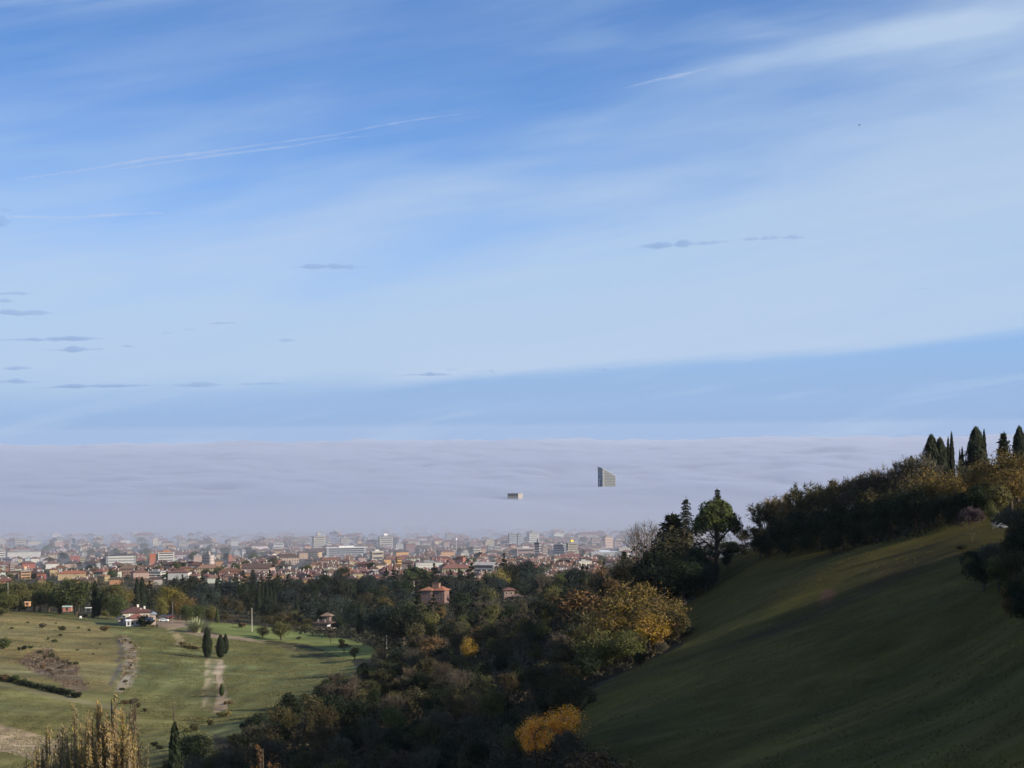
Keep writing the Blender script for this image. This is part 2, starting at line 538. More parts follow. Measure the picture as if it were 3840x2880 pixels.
# land use: polygons drawn on the ground (given by photo pixels, laid out in the world), albedo each
G_FIELD = (0.128, 0.122, 0.048)
ZONES = [
    ('dry', (0.165, 0.14, 0.06), [(-500, 2270), (330, 2320), (430, 2385), (445, 2460), (440, 2560), (400, 2600), (230, 2560), (0, 2560), (-500, 2520)]),
    ('greenish', (0.10, 0.11, 0.048), [(130, 2268), (250, 2290), (330, 2300), (470, 2330), (440, 2350), (300, 2330), (120, 2305)]),
    ('lane', (0.155, 0.14, 0.075), [(-300, 2558), (0, 2565), (130, 2588), (290, 2618), (420, 2648), (620, 2700), (615, 2708), (420, 2662), (270, 2632), (120, 2602), (-300, 2572)]),
    ('lowmeadow', (0.118, 0.114, 0.045), [(-300, 2572), (0, 2575), (260, 2630), (480, 2690), (800, 2750), (800, 2950), (-300, 2950)]),
    ('stubble', (0.27, 0.215, 0.145), [(-300, 2700), (0, 2718), (110, 2745), (260, 2790), (330, 2880), (150, 2850), (0, 2818), (-300, 2800)]),
    ('clover', (0.115, 0.117, 0.045), [(430, 2340), (640, 2366), (690, 2376), (770, 2388), (1000, 2408), (1150, 2430), (1310, 2470), (1380, 2560), (1150, 2660), (860, 2770), (610, 2720), (430, 2650), (485, 2560), (515, 2440), (470, 2390), (430, 2360)]),
    ('ditchside', (0.24, 0.20, 0.14), [(448, 2390), (478, 2390), (515, 2425), (520, 2480), (500, 2560), (460, 2600), (430, 2590), (450, 2540), (470, 2480), (468, 2430)]),
    ('ditch', (0.10, 0.085, 0.072), [(440, 2390), (462, 2392), (462, 2440), (448, 2530), (425, 2580), (410, 2575), (440, 2500), (446, 2430)]),
    ('track', (0.26, 0.21, 0.11), [(622, 2355), (650, 2352), (688, 2395), (697, 2420), (664, 2424), (652, 2390)]),
    ('track', (0.28, 0.225, 0.13), [(770, 2470), (785, 2470), (780, 2560), (772, 2660), (758, 2660), (766, 2560)]),
    ('track', (0.31, 0.235, 0.155), [(812, 2472), (838, 2475), (836, 2560), (858, 2620), (855, 2660), (800, 2672), (815, 2580), (806, 2520)]),
    ('track', (0.155, 0.14, 0.07), [(785, 2470), (812, 2470), (806, 2520), (800, 2660), (775, 2660), (780, 2560)]),
    ('farmyard', (0.24, 0.175, 0.12), [(600, 2318), (700, 2328), (705, 2350), (640, 2356), (560, 2345)]),
    ('lane', (0.26, 0.20, 0.14), [(690, 2362), (760, 2372), (860, 2385), (1000, 2402), (1000, 2412), (850, 2396), (740, 2384), (690, 2374)]),
    ('bright', (0.145, 0.165, 0.052), [(780, 2310), (900, 2330), (1000, 2345), (1230, 2380), (1420, 2430), (1400, 2470), (1290, 2470), (1150, 2415), (1000, 2402), (860, 2385), (790, 2370)]),
    ('verge_shade', (0.075, 0.068, 0.04), [(960, 2400), (1060, 2416), (1150, 2438), (1240, 2465), (1240, 2480), (1130, 2446), (1000, 2414)]),  # dark verge strip, partly a shadow painted into the ground colour
    ('bramble', (0.15, 0.115, 0.075), [(150, 2430), (195, 2430), (215, 2470), (300, 2500), (290, 2530), (330, 2580), (280, 2600), (190, 2545), (140, 2530), (60, 2480)]),
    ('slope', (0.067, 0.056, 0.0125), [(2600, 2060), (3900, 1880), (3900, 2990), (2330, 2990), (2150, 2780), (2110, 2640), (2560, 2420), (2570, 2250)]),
    ('rust', (0.12, 0.065, 0.035), [(3070, 2210), (3120, 2205), (3130, 2260), (3085, 2265)]),
    ('track', (0.75, 0.72, 0.66), [(3722, 1957), (3750, 1955), (3752, 1962), (3775, 1972), (3776, 1978), (3735, 1974), (3718, 1962)]),
]


def grid_mesh(name, PX, PY, PZ, mat, smooth=True, color=None):
    r, c = PX.shape
    V = np.stack([PX, PY, PZ], -1).reshape(-1, 3)
    i = np.arange(r * c).reshape(r, c)
    F = np.stack([i[:-1, :-1], i[:-1, 1:], i[1:, 1:], i[1:, :-1]], -1).reshape(-1, 4)
    me = mesh_np(name, V, F, mat, smooth)
    if color is not None:
        at = me.color_attributes.new('Col', 'FLOAT_COLOR', 'POINT')
        at.data.foreach_set('color', np.concatenate([color.reshape(-1, 3), np.ones((r * c, 1))], 1).astype(np.float32).ravel())
    return me


def build_ground():
    ys = [-320.0]
    while ys[-1] < 30000:
        y = ys[-1]; s = y + 420
        k = 0.0026 if 180 < y < 1150 else (0.008 if y < 2600 else 0.06)
        ys.append(y + max(s * k, 0.9))
    ys = np.array(ys)
    u = np.concatenate([-np.geomspace(1.5, 0.21, 30)[:-1], np.arange(-0.21, 0.2101, 0.0013), np.geomspace(0.21, 1.5, 30)[1:]])
    PX = u[None, :] * (ys[:, None] + 420); PY = np.repeat(ys[:, None], len(u), 1)
    PZ = TZ(PX, PY)
    a, b = proj(PX, PY, PZ)
    a = a + fnoise(PX / 7.0, PY / 12.0, 3) * 9; b = b + fnoise(PX / 9.0 + 40, PY / 14.0, 3) * 5
    C = np.empty(PX.shape + (3,)); C[:] = (0.042, 0.036, 0.022)
    C[(PY > 2350)] = (0.06, 0.055, 0.045)
    near = (PY > 250) & (PY < 1200) & (PX < -20)
    C[near & (a < 700)] = G_FIELD
    vis = (PY > 120) & (PY < 1150)
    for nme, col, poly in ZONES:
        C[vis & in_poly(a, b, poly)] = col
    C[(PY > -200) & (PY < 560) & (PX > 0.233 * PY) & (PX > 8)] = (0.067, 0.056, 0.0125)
    mot = fnoise(PX / 30.0, PY / 22.0, 4)
    sl = (PX > -20) & (PY < 700)
    mot = np.where(sl, fnoise((PX + PY * .35) / 34.0, (PY - PX * .2) / 26.0, 4) * 1.5, mot)
    C *= np.clip(1 + 0.5 * mot, .35, 1.8)[..., None]
    hue = fnoise(PX / 60.0 + 9, PY / 50.0, 3)[..., None]
    C *= 1 + hue * np.array([0.16, 0.0, -0.2])
    dry = vis & in_poly(a, b, ZONES[0][2])
    C *= np.where(dry, 1 + 0.55 * fnoise(PX / 42, PY / 8, 3) + .3 * fnoise(PX / 6, PY / 6, 3), 1.0)[..., None]
    # faint seed rows of the sown fields
    sown = vis & (in_poly(a, b, ZONES[5][2]) | in_poly(a, b, ZONES[3][2]))
    C *= np.where(sown, 1 + 0.5 * fnoise(PX / 3.2, PY / 70, 2) + 0.5 * fnoise(PX / 9, PY / 14, 4), 1.0)[..., None]
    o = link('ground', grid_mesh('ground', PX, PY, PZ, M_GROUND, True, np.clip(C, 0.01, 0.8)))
    tag(o, kind='structure')


build_ground()


# ------------------------------------------------------------------ air: haze box, sea of fog, clouds
def build_air():
    haze = MB().box(-47000, 47000, -1500, 31000, PLAIN - 1.5, 100).build('haze', m_volume('haze_air', (0.80, 0.88, 1.0), 1.25e-5))
    tag(haze, kind='stuff')
    # the fog: one closed body, its upper side rolling, its near side a long shallow slope
    ys = np.geomspace(3350, 30500, 420)
    u = np.linspace(-0.5, 0.5, 420)
    PX = u[None, :] * ys[:, None]; PY = np.repeat(ys[:, None], len(u), 1)
    edge = fnoise(PX / 420.0, PY / 2600.0, 3) * 230 + fnoise(PX / 90.0 + 5, PY / 900.0, 2) * 60
    t = np.clip((PY + edge - 3480) / 1500.0, 0, 1)
    t = 1 - (1 - t) ** 2
    lev = -168.5 + (168.5 - 122) * t + 13 * np.clip((PY - 5200) / 6000, 0, 1)
    roll = (fnoise(PX / 420.0, PY / 1000.0, 6) * 34 + (np.abs(fnoise(PX / 230.0 + 7, PY / 520.0, 5)) - 0.2) * 30) * np.clip((PY - 3700) / 1500, 0, 1) + np.maximum(fnoise(PX / 900.0 + 3, PY / 2600.0, 4), 0) * 85 * np.clip((PY - 7500) / 12000, 0, 1)
    PZ = lev + roll
    for bx, by, bd, rx, ry in ((2268, 1829, 5285, 240, 260), (1932, 1867, 4636, 170, 220)):   # level where the two tall blocks come through
        q = pix(bx, by, bd)
        g = np.exp(-((PX - q[0]) / rx) ** 2 - ((PY - bd) / ry) ** 2)
        PZ = PZ * (1 - g) + (q[2] + np.clip(PY - bd, -200, 200) * 0.035) * g
    q = pix(2130, 1830, 5170)
    PZ += 9.0 * np.exp(-((PX - q[0]) / 75) ** 2 - ((PY - 5170) / 60) ** 2)      # fog swell added to hide the tower's shadow streak
    PZ = np.maximum(PZ, -168.8)
    r, c = PX.shape
    V = np.concatenate([np.stack([PX, PY, PZ], -1).reshape(-1, 3), np.stack([PX, PY, np.full_like(PZ, PLAIN - 1)], -1).reshape(-1, 3)])
    i = np.arange(r * c).reshape(r, c); k = r * c
    top = np.stack([i[:-1, :-1], i[:-1, 1:], i[1:, 1:], i[1:, :-1]], -1).reshape(-1, 4)
    bot = top[:, ::-1] + k
    def side(a): return np.stack([a[:-1], a[:-1] + k, a[1:] + k, a[1:]], -1)
    F = np.concatenate([top, bot, side(i[0]), side(i[-1][::-1]), side(i[::-1, 0]), side(i[:, -1])])
    fog = link('fog', mesh_np('fog', V, F, m_volume('fog_bank', (0.565, 0.615, 0.74), 0.016, 0.2)))
    tag(fog, kind='stuff')
    # thin mist over the far half of the town
    ys = np.linspace(2650, 3600, 14); xs = np.linspace(-1300, 1500, 30)
    PX = np.repeat(xs[None, :], len(ys), 0); PY = np.repeat(ys[:, None], len(xs), 1)
    PZ = -169.0 + 66 * np.clip((PY - 2650) / 950, 0, 1) ** 1.3 + fnoise(PX / 300, PY / 300, 2) * 3 * (PY > 2700)
    r, c = PX.shape; k = r * c
    V = np.concatenate([np.stack([PX, PY, np.maximum(PZ, -169.2)], -1).reshape(-1, 3), np.stack([PX, PY, np.full_like(PZ, PLAIN - 1)], -1).reshape(-1, 3)])
    i = np.arange(k).reshape(r, c)
    top = np.stack([i[:-1, :-1], i[:-1, 1:], i[1:, 1:], i[1:, :-1]], -1).reshape(-1, 4)
    F = np.concatenate([top, top[:, ::-1] + k, side(i[0]), side(i[-1][::-1]), side(i[::-1, 0]), side(i[:, -1])])
    tag(link('mist', mesh_np('mist', V, F, m_volume('town_mist', (0.55, 0.59, 0.71), 1.7e-3))), kind='stuff')


build_air()


def outward(me):
    import bmesh
    b = bmesh.new(); b.from_mesh(me)
    bmesh.ops.recalc_face_normals(b, faces=b.faces)
    b.to_mesh(me); b.free()
    return me


def cloud_mesh(name, length, thick, depth, seed, mat):
    n, mm = 96, 14
    th = np.linspace(0, 2 * math.pi, mm, endpoint=False); t = np.linspace(-1, 1, n)
    T, A = np.meshgrid(t, th, indexing='ij')
    prof = np.maximum(1 - np.abs(T) ** 1.15, 0.0) * (0.72 + 0.8 * vnoise(T * 3.1 + seed, T * 0 + seed * 1.7) + 0.5 * vnoise(T * 9 + seed, T * 0 + 3.1 + seed) + 0.25 * vnoise(T * 23 + seed, A * 1.5))
    prof = np.maximum(prof, 0.06)
    off = 0.35 * vnoise(T * 2.2 + seed * 3, T * 0 + 8.8)
    PX = T * length / 2
    PZ = (np.sin(A) * np.where(np.sin(A) < 0, 0.55, 1.0) * prof + off) * thick / 2
    PY = np.cos(A) * prof * depth / 2
    V = np.stack([PX, PY, PZ], -1).reshape(-1, 3)
    i = np.arange(n * mm).reshape(n, mm); j = np.roll(i, -1, 1)
    F = np.stack([i[:-1], i[1:], j[1:], j[:-1]], -1).reshape(-1, 4)
    caps = [np.array([[i[0, 0], j2, j1] for j1, j2 in zip(i[0, 1:-1], i[0, 2:])]), np.array([[i[-1, 0], j1, j2] for j1, j2 in zip(i[-1, 1:-1], i[-1, 2:])])]
    return outward(mesh_np(name, V, [F] + caps, mat))


M_CLOUD = m_volume('shaded_cloud', (0.34, 0.49, 0.73), 2.4e-3, 0.0)  # shade under the high veil is put into this scattering colour
M_TRAIL = m_volume('ice_trail', (0.95, 0.97, 1.0), 9e-3, 0.3)
CLOUDS = [  # x0, x1, y, thickness (photo pixels), label
    (1080, 1410, 1003, 20, 'flat dark cloud sliver hanging alone above the left half of the pale veil'),
    (-60, 232, 1174, 26, 'broad grey cloud bar entering at the left edge, largest of the left bars'),
    (-40, 150, 1102, 10, 'thin grey cloud streak above the broad bar at the left edge'),
    (-40, 85, 1130, 12, 'short grey cloud wisp just above the broad bar at the left edge'),
    (-30, 415, 1272, 18, 'long low grey cloud bar with a humped right end near the left edge'),
    (155, 410, 1310, 20, 'grey cloud pad under the humped right end of the long bar'),
    (430, 525, 1299, 8, 'tiny cloud fleck just right of the grey pad'),
    (590, 660, 1251, 8, 'small cloud dash, lowest of the stair of dashes'),
    (670, 745, 1236, 9, 'small cloud dash in the middle of the stair of dashes'),
    (750, 910, 1212, 9, 'longest and topmost cloud dash of the stair of dashes'),
    (1020, 1130, 1278, 9, 'lone thin cloud dash below the middle of the veil'),
    (-30, 140, 1382, 12, 'grey cloud bar at the left edge, second above the horizon'),
    (-30, 175, 1432, 14, 'grey cloud bar at the left edge, lowest above the horizon'),
    (120, 590, 1450, 14, 'long low cloud band over the left horizon'),
    (620, 860, 1445, 18, 'thicker low cloud pad right of the long band over the horizon'),
    (860, 1090, 1440, 8, 'thin tail of cloud right of the thicker low pad'),
    (1440, 1730, 1406, 12, 'dark cloud bar low in the middle over the fog'),
    (1650, 1740, 1386, 6, 'tiny cloud fleck above the dark middle bar'),
    (1760, 1905, 1392, 7, 'tiny cloud dash right of the dark middle bar'),
    (1345, 1380, 1370, 6, 'smallest cloud speck left above the dark middle bar'),
    (2200, 2330, 1388, 9, 'small dark cloud dash above the blue band right of centre'),
    (2370, 2760, 917, 30, 'long tapering grey cloud streak in the right half of the veil'),
    (2760, 3050, 895, 20, 'faint right continuation of the tapering grey streak'),
    (3400, 3510, 1083, 7, 'lone thin dash of cloud high on the right'),
    (-90, 55, 832, 50, 'ragged mauve cloud scrap cut by the left edge'),
    (-40, 60, 790, 14, 'thin ragged cloud wisp above the mauve scrap'),
]
for k, (x0, x1, y, th, lab) in enumerate(CLOUDS):
    D = 24000.0 + 900 * (k % 7)
    p = pix((x0 + x1) / 2, y, D)
    L = (x1 - x0) / FPX * D
    o = link('cloud', cloud_mesh('cloud', L, th / FPX * D * 1.9, L * 0.8, 3.7 * k + 1, M_CLOUD), loc=tuple(p))
    o.rotation_euler = (0, math.radians(-0.5 - (1.6 if 2300 < x0 < 3100 else 0)), 0)
    tag(o, lab, 'cloud', 'small dark clouds under the high veil')


def trail(name, pts, widths, D, label, mat):
    P = [Vector(pix(a, b, D)) for a, b in pts]
    mb = MB()
    Q, Rr = [], []
    for i in range(len(P) - 1):
        for s in range(8):
            t = s / 8
            Q.append(P[i].lerp(P[i + 1], t)); w = widths[i] * (1 - t) + widths[i + 1] * t
            Rr.append(max(w * (0.75 + 0.7 * float(vnoise(np.array(len(Q) * 0.6), np.array(2.5)))), 0.4) / FPX * D)
    Q.append(P[-1]); Rr.append(widths[-1] / FPX * D)
    mb.tube(Q, Rr, 8)
    o = mb.build(name, mat)
    outward(o.data)
    return tag(o, label, 'contrail')


trail('contrail', [(60, 672), (300, 640), (560, 596), (760, 574), (960, 545), (1260, 505), (1420, 472), (1580, 446), (1800, 418)], [5, 7, 8, 9, 6, 5, 7, 6, 1.5], 21000.0,
      'long white vapour trail slanting up across the blue on the left', M_TRAIL)
trail('contrail', [(440, 634), (640, 606), (830, 580), (1100, 548), (1260, 518), (1380, 510)], [4, 7, 7, 6, 5, 2], 21400.0, 'frayed lower strand just under the long white vapour trail', M_TRAIL)
trail('contrail', [(20, 812), (250, 816), (430, 806), (615, 798)], [8, 8, 8, 5], 21000.0, 'short faint level vapour trail below the long one at left', M_TRAIL)
trail('contrail', [(2340, 330), (2460, 300), (2560, 280), (2660, 255)], [3, 8, 8, 3], 21000.0, 'short white streak of ice cloud high right of centre', M_TRAIL)
# ------------------------------------------------------------------ labels: gathered first, worded at the end
REG = []        # (object, description, category, group, x, y, z)
LANDMARKS = []  # (phrase, px, py)


def reg(o, desc, cat, group, p):
    REG.append((o, desc, cat, group, p))
    return o


# ------------------------------------------------------------------ tree prototypes (unit: metres, stood on z = 0, height H)
def quads(C, Nn, size, asp=1.0, up=None):
    """leaf clumps: one bent quad each"""
    n = len(C)
    Nn = Nn / np.maximum(np.linalg.norm(Nn, axis=1, keepdims=True), 1e-6)
    r = rng.normal(size=(n, 3)) if up is None else np.broadcast_to(up, (n, 3)) + rng.normal(size=(n, 3)) * 0.18
    a = np.cross(Nn, r); a /= np.maximum(np.linalg.norm(a, axis=1, keepdims=True), 1e-6)
    b = np.cross(Nn, a)
    if up is not None:
        a, b = b, a
    s = np.asarray(size).reshape(-1, 1) * (0.6 + 0.8 * rng.random((n, 1)))
    a, b = a * s * asp, b * s
    bend = Nn * s * 0.35
    V = np.stack([C - a - b * 0.5 - bend, C + b * 0.25 - a * 0.15, C + a - b * 0.3 - bend * 0.6, C + b + a * 0.3 - bend * 0.3], 1).reshape(-1, 3)
    F = np.arange(n * 4).reshape(n, 4)
    return V, F


def shell(center, rad, n, fill=0.35):
    d = rng.normal(size=(n, 3)); d /= np.linalg.norm(d, axis=1, keepdims=True)
    r = 1 - fill * rng.random((n, 1)) ** 1.6
    return center + d * r * rad, d


def fol_mesh(name, parts, mat=None):
    V = np.concatenate([p[0] for p in parts]); k, F = 0, []
    for v, f in parts:
        F.append(f + k); k += len(v)
    return mesh_np(name, V, np.concatenate(F), mat or M_FOL)


def limbs(mb, top, n, r0, spread, z0=0.3, z1=0.9, bend=0.3, sides=5):
    for k in range(n):
        a = 2 * math.pi * (k + random.random() * 0.7) / n
        z = top * random.uniform(z0, z1)
        L = spread * random.uniform(0.55, 1.0)
        p0 = Vector((0, 0, z)); p2 = p0 + Vector((math.cos(a) * L, math.sin(a) * L, L * random.uniform(0.3, 1.0)))
        p1 = p0.lerp(p2, 0.5) + Vector((0, 0, -bend * L * 0.3))
        mb.tube([p0, p1, p2], [r0 * 0.5, r0 * 0.3, r0 * 0.1], sides, False)


def p_broad(H, W, n=3200, nb=20, leaf=0.42, low=0.18, fill=0.4, seed=0, flat=1.0, gaps=0.5):
    blobs = []
    for k in range(nb):
        d = rng.normal(size=3); d /= np.linalg.norm(d)
        rr = rng.random() ** 0.5
        z = H * (low + (1 - low) * 0.5) + d[2] * rr * H * (1 - low) * 0.36
        t = (z / H - low) / (1 - low)
        w = W * 0.5 * math.sqrt(max(1 - (2 * t - 0.9) ** 2 * 0.75, 0.15))
        c = np.array([d[0] * rr * w * 0.78, d[1] * rr * w * 0.78, z])
        s = W * rng.uniform(0.13, 0.25)
        blobs.append((c, np.array([s, s, s * 0.82 * flat])))
    parts = []
    for c, r in blobs:
        P, d = shell(c, r * (1 + 0.25 * rng.normal()), n // nb, fill)
        keep = rng.random(len(P)) > gaps * (d[:, 2] < -0.3)
        parts.append(quads(P[keep], d[keep] + rng.normal(size=(keep.sum(), 3)) * 0.55 + np.array([0, 0, 0.25]), leaf))
    # stray sprays round the outline
    k = n // 10
    d = rng.normal(size=(k, 3)); d /= np.linalg.norm(d, axis=1, keepdims=True)
    P = np.array([0, 0, H * (low + (1 - low) * 0.5)]) + d * np.array([W * 0.5, W * 0.5, H * (1 - low) * 0.5]) * rng.uniform(0.75, 1.02, (k, 1))
    parts.append(quads(P, d + rng.normal(size=(k, 3)), leaf * 0.6))
    tr = MB()
    tr.tube([(0, 0, -0.6), (0.05 * W * random.uniform(-.4, .4), 0, H * 0.3), (0, 0.02 * W, H * 0.75)], [W * 0.045, W * 0.033, W * 0.012], 7)
    limbs(tr, H * 0.7, 7, W * 0.04, W * 0.4)
    return fol_mesh('crown', parts), tr.mesh('trunk', M_BARK)


def p_bare(H, W, n=900, twig=0.05, leaves=0, leaf=0.22):
    """forking bare limbs with a haze of thin twigs"""
    tr = MB(); ends = []

    def fork(p, d, L, r, lev):
        q = p + d * L + Vector((random.uniform(-.08, .08), random.uniform(-.08, .08), 0.02)) * L
        tr.tube([p, q], [r, r * 0.62], 5 if lev < 2 else 3, False)
        if lev >= 4:
            ends.append((q, d)); return
        for _ in range(3 if lev < 3 else 2):
            nd = (d + Vector((random.gauss(0, .36), random.gauss(0, .36), random.gauss(0.12, .2)))).normalized()
            fork(q, nd, L * random.uniform(0.62, 0.86), r * 0.6, lev + 1)
        if lev > 1:
            ends.append((q, d))

    for k in range(3):
        a = k * 2.1 + random.random()
        fork(Vector((0, 0, -0.4)), Vector((math.cos(a) * .16, math.sin(a) * .16, 1)).normalized(), H * 0.30, H * 0.016, 0)
    E = np.array([tuple(e[0]) for e in ends]); Dd = np.array([tuple(e[1]) for e in ends])
    sc = H / max(E[:, 2].max() + H * 0.04, 1); 
    i = rng.integers(0, len(E), n)
    dirs = Dd[i] + rng.normal(size=(n, 3)) * 0.5; dirs /= np.linalg.norm(dirs, axis=1, keepdims=True)
    L = H * rng.uniform(0.04, 0.13, (n, 1))
    side = np.cross(dirs, rng.normal(size=(n, 3))); side /= np.linalg.norm(side, axis=1, keepdims=True)
    a, b = E[i], E[i] + dirs * L
    V = np.stack([a - side * twig, a + side * twig, b + side * twig * 0.4, b - side * twig * 0.4], 1).reshape(-1, 3)
    parts = [(V * [1, 1, sc], np.arange(n * 4).reshape(n, 4))]
    if leaves:
        j = rng.integers(0, n, leaves)
        P = a[j] + (b - a)[j] * rng.random((leaves, 1)) + rng.normal(size=(leaves, 3)) * H * 0.015
        parts.append(quads(P * [1, 1, sc], rng.normal(size=(leaves, 3)) + [0, 0, .5], leaf))
    for k, v in enumerate(tr.V):
        tr.V[k] = (v[0], v[1], v[2] * sc)
    f = W / max(np.abs(E[:, :2]).max() * 2, .1)
    for vv, _ in parts:
        vv[:, :2] *= f
    tr.V = [(v[0] * f, v[1] * f, v[2]) for v in tr.V]
    return fol_mesh('crown', parts), tr.mesh('trunk', M_BARK)


def p_cypress(H, W, n=2600, taper=0.5, leaf=0.3, base=0.06, low=(0.34, 3.2), pw=0.62):
    t = rng.random(n) ** 0.85
    prof = lambda t: np.minimum(np.minimum(1.0, low[0] + low[1] * t), ((1 - t) / (1 - taper * 0.6)) ** pw + 0.02)
    a = rng.random(n) * 2 * math.pi
    ph = rng.random(6) * 6.3
    lump = 1 + 0.13 * np.sin(a * 3 + t * 19 + ph[0]) + 0.10 * np.sin(a * 5 - t * 31 + ph[1])
    r = W / 2 * prof(t) * lump * (1 - 0.35 * rng.random(n) ** 2)
    P = np.stack([np.cos(a) * r, np.sin(a) * r, H * (base + (1 - base) * t)], 1)
    d = np.stack([np.cos(a), np.sin(a), 0.35 + 0 * a], 1) + rng.normal(size=(n, 3)) * 0.3
    V1 = quads(P, d, leaf, 0.55 * 2.6, up=np.array([0, 0, 1.0]))
    # solid dark heart so that nothing shows through
    tt = np.linspace(0, 1, 14); th = np.linspace(0, 2 * math.pi, 9)[:-1]
    T, A = np.meshgrid(tt, th, indexing='ij')
    R = W / 2 * prof(T) * 0.72 * (1 + 0.1 * np.sin(A * 3 + T * 19 + ph[0]))
    V2 = np.stack([np.cos(A) * R, np.sin(A) * R, H * (base + (1 - base) * T * 0.98)], -1).reshape(-1, 3)
    i = np.arange(14 * 8).reshape(14, 8); j = np.roll(i, -1, 1)
    F2 = np.stack([i[:-1], j[:-1], j[1:], i[1:]], -1).reshape(-1, 4)
    tr = MB().tube([(0, 0, -0.5), (0, 0, H * 0.6)], [W * 0.09, W * 0.03], 6)
    return fol_mesh('crown', [V1, (V2, F2)]), tr.mesh('trunk', M_BARK)


def p_pine(H, W, n=6400):
    """stone pine: a domed, lumpy umbrella on a forked bole"""
    parts = []
    for k in range(56):
        a = k * 2.39996 + rng.random() * .4; q = math.sqrt((k + .5) / 56)
        x, y = math.cos(a) * q * W * 0.42, math.sin(a) * q * W * 0.42
        z = H * (0.60 + 0.32 * math.sqrt(max(1 - q * q, 0)) * (1, 0.95, 0.6, 0.25)[k % 4])
        s = W * rng.uniform(0.09, 0.15)
        P, d = shell(np.array([x, y, z]), np.array([s, s, s * 0.85]), n // 56, 0.3)
        parts.append(quads(P, d + [0, 0, 0.4] + rng.normal(size=P.shape) * .4, 0.26, 1.3))
    tr = MB()
    tr.tube([(0, 0, -0.6), (0.15, 0, H * 0.28), (0, 0.1, H * 0.7)], [W * 0.045, W * 0.036, W * 0.015], 8)
    limbs(tr, H * 0.62, 11, W * 0.045, W * 0.42, 0.35, 0.85, 0.1)
    return fol_mesh('crown', parts), tr.mesh('trunk', M_BARK)


def p_cedar(H, W, n=3600, tiers=9):
    """cedar: level plates of dark foliage"""
    parts = []
    for k in range(tiers):
        t = k / (tiers - 1)
        z = H * (0.2 + 0.78 * t)
        w = W / 2 * (1 - t) ** 0.62 * rng.uniform(0.75, 1.05) + 0.25
        for j in range(max(3, int(7 * (1 - t)) + 2)):
            a = rng.random() * 6.283; q = rng.uniform(0.3, 0.85) * w
            P, d = shell(np.array([math.cos(a) * q, math.sin(a) * q, z + rng.normal() * H * 0.015]), np.array([w * 0.42, w * 0.42, H * 0.035]), n // (tiers * 6), 0.5)
            parts.append(quads(P, d * [0.4, 0.4, 1] + [0, 0, 0.5] + rng.normal(size=P.shape) * .35, 0.36, 1.2))
    P, d = shell(np.array([0, 0, H * 0.95]), np.array([0.4, 0.4, H * 0.06]), 40)
    parts.append(quads(P, d, 0.25))
    tr = MB().tube([(0, 0, -0.6), (0, 0, H * 0.93)], [W * 0.045, 0.05], 7)
    limbs(tr, H * 0.85, 14, W * 0.035, W * 0.36, 0.2, 1.0, 0.2)
    return fol_mesh('crown', parts), tr.mesh('trunk', M_BARK)


def p_spruce(H, W, whorls=27, per=7, droop=0.6, leaf=0.15, dens=15, zlow=0.12):
    """conifer with separate drooping branches, gaps between the whorls"""
    C, Nn = [], []
    tr = MB().tube([(0, 0, -0.6), (0, 0, H)], [W * 0.035 + 0.05, 0.03], 6)
    for k in range(whorls):
        t = (k + rng.uniform(-.2, .2)) / whorls
        z = H * (zlow + (0.98 - zlow) * t)
        L0 = (W / 2 * (1 - t) ** 0.68 + 0.25) * (0.75 + 0.5 * rng.random())
        for j in range(per):
            a = 6.283 * (j + rng.random()) / per; L = L0 * rng.uniform(0.6, 1.1)
            s = np.linspace(0.12, 1, dens)
            x, y = np.cos(a) * s * L, np.sin(a) * s * L
            zz_ = z + L * (0.12 * s - droop * s ** 2 + 0.10 * s ** 5)
            C.append(np.stack([x, y, zz_], 1) + rng.normal(size=(dens, 3)) * 0.05 * L + np.array([0, 0, -0.05]) * L)
            Nn.append(rng.normal(size=(dens, 3)) * 0.5 + [0, 0, 1])
            tr.tube([(0, 0, z), (x[dens // 2], y[dens // 2], zz_[dens // 2]), (x[-1], y[-1], zz_[-1])], [0.05, 0.03, 0.012], 3, False)
    C, Nn = np.concatenate(C), np.concatenate(Nn)
    return fol_mesh('crown', [quads(C, Nn, leaf * 1.6, 1.0)]), tr.mesh('trunk', M_BARK)


def p_poplar(H, W, n=11000, stems=44, leaf=0.075):
    """fastigiate poplar: a brush of upright rods with thin leaves left"""
    tr = MB(); C = []
    tr.tube([(0, 0, -0.6), (0, 0, H * 0.9)], [W * 0.05, 0.04], 6)
    for k in range(stems):
        a = rng.random() * 6.283; q = W / 2 * math.sqrt(rng.random())
        z0 = H * rng.uniform(0.05, 0.55); z1 = H * (1 - 0.42 * (2 * q / W) ** 1.3) * rng.uniform(0.8, 1.0)
        if z1 < z0 + 1:
            continue
        p0 = Vector((math.cos(a) * q * .35, math.sin(a) * q * .35, z0)); p1 = Vector((math.cos(a) * q, math.sin(a) * q, z0 * .5 + z1 * .5))
        p2 = Vector((math.cos(a) * q * 1.02 + rng.normal() * .1, math.sin(a) * q * 1.02, z1))
        tr.tube([p0, p1, p2], [0.075, 0.06, 0.02], 3, False)
        s = rng.random((n // stems, 1)) ** 0.8
        A, B, D = (np.array(tuple(v)) for v in (p0, p1, p2))
        C.append((1 - s) ** 2 * A + 2 * s * (1 - s) * B + s ** 2 * D + rng.normal(size=(n // stems, 3)) * [0.075, 0.075, 0.2])
    C = np.concatenate(C)
    V = quads(C, rng.normal(size=C.shape) + [0, 0, .2], leaf, 2.2, up=np.array([0, 0, 1.0]))
    return fol_mesh('crown', [V]), tr.mesh('trunk', M_BARK)


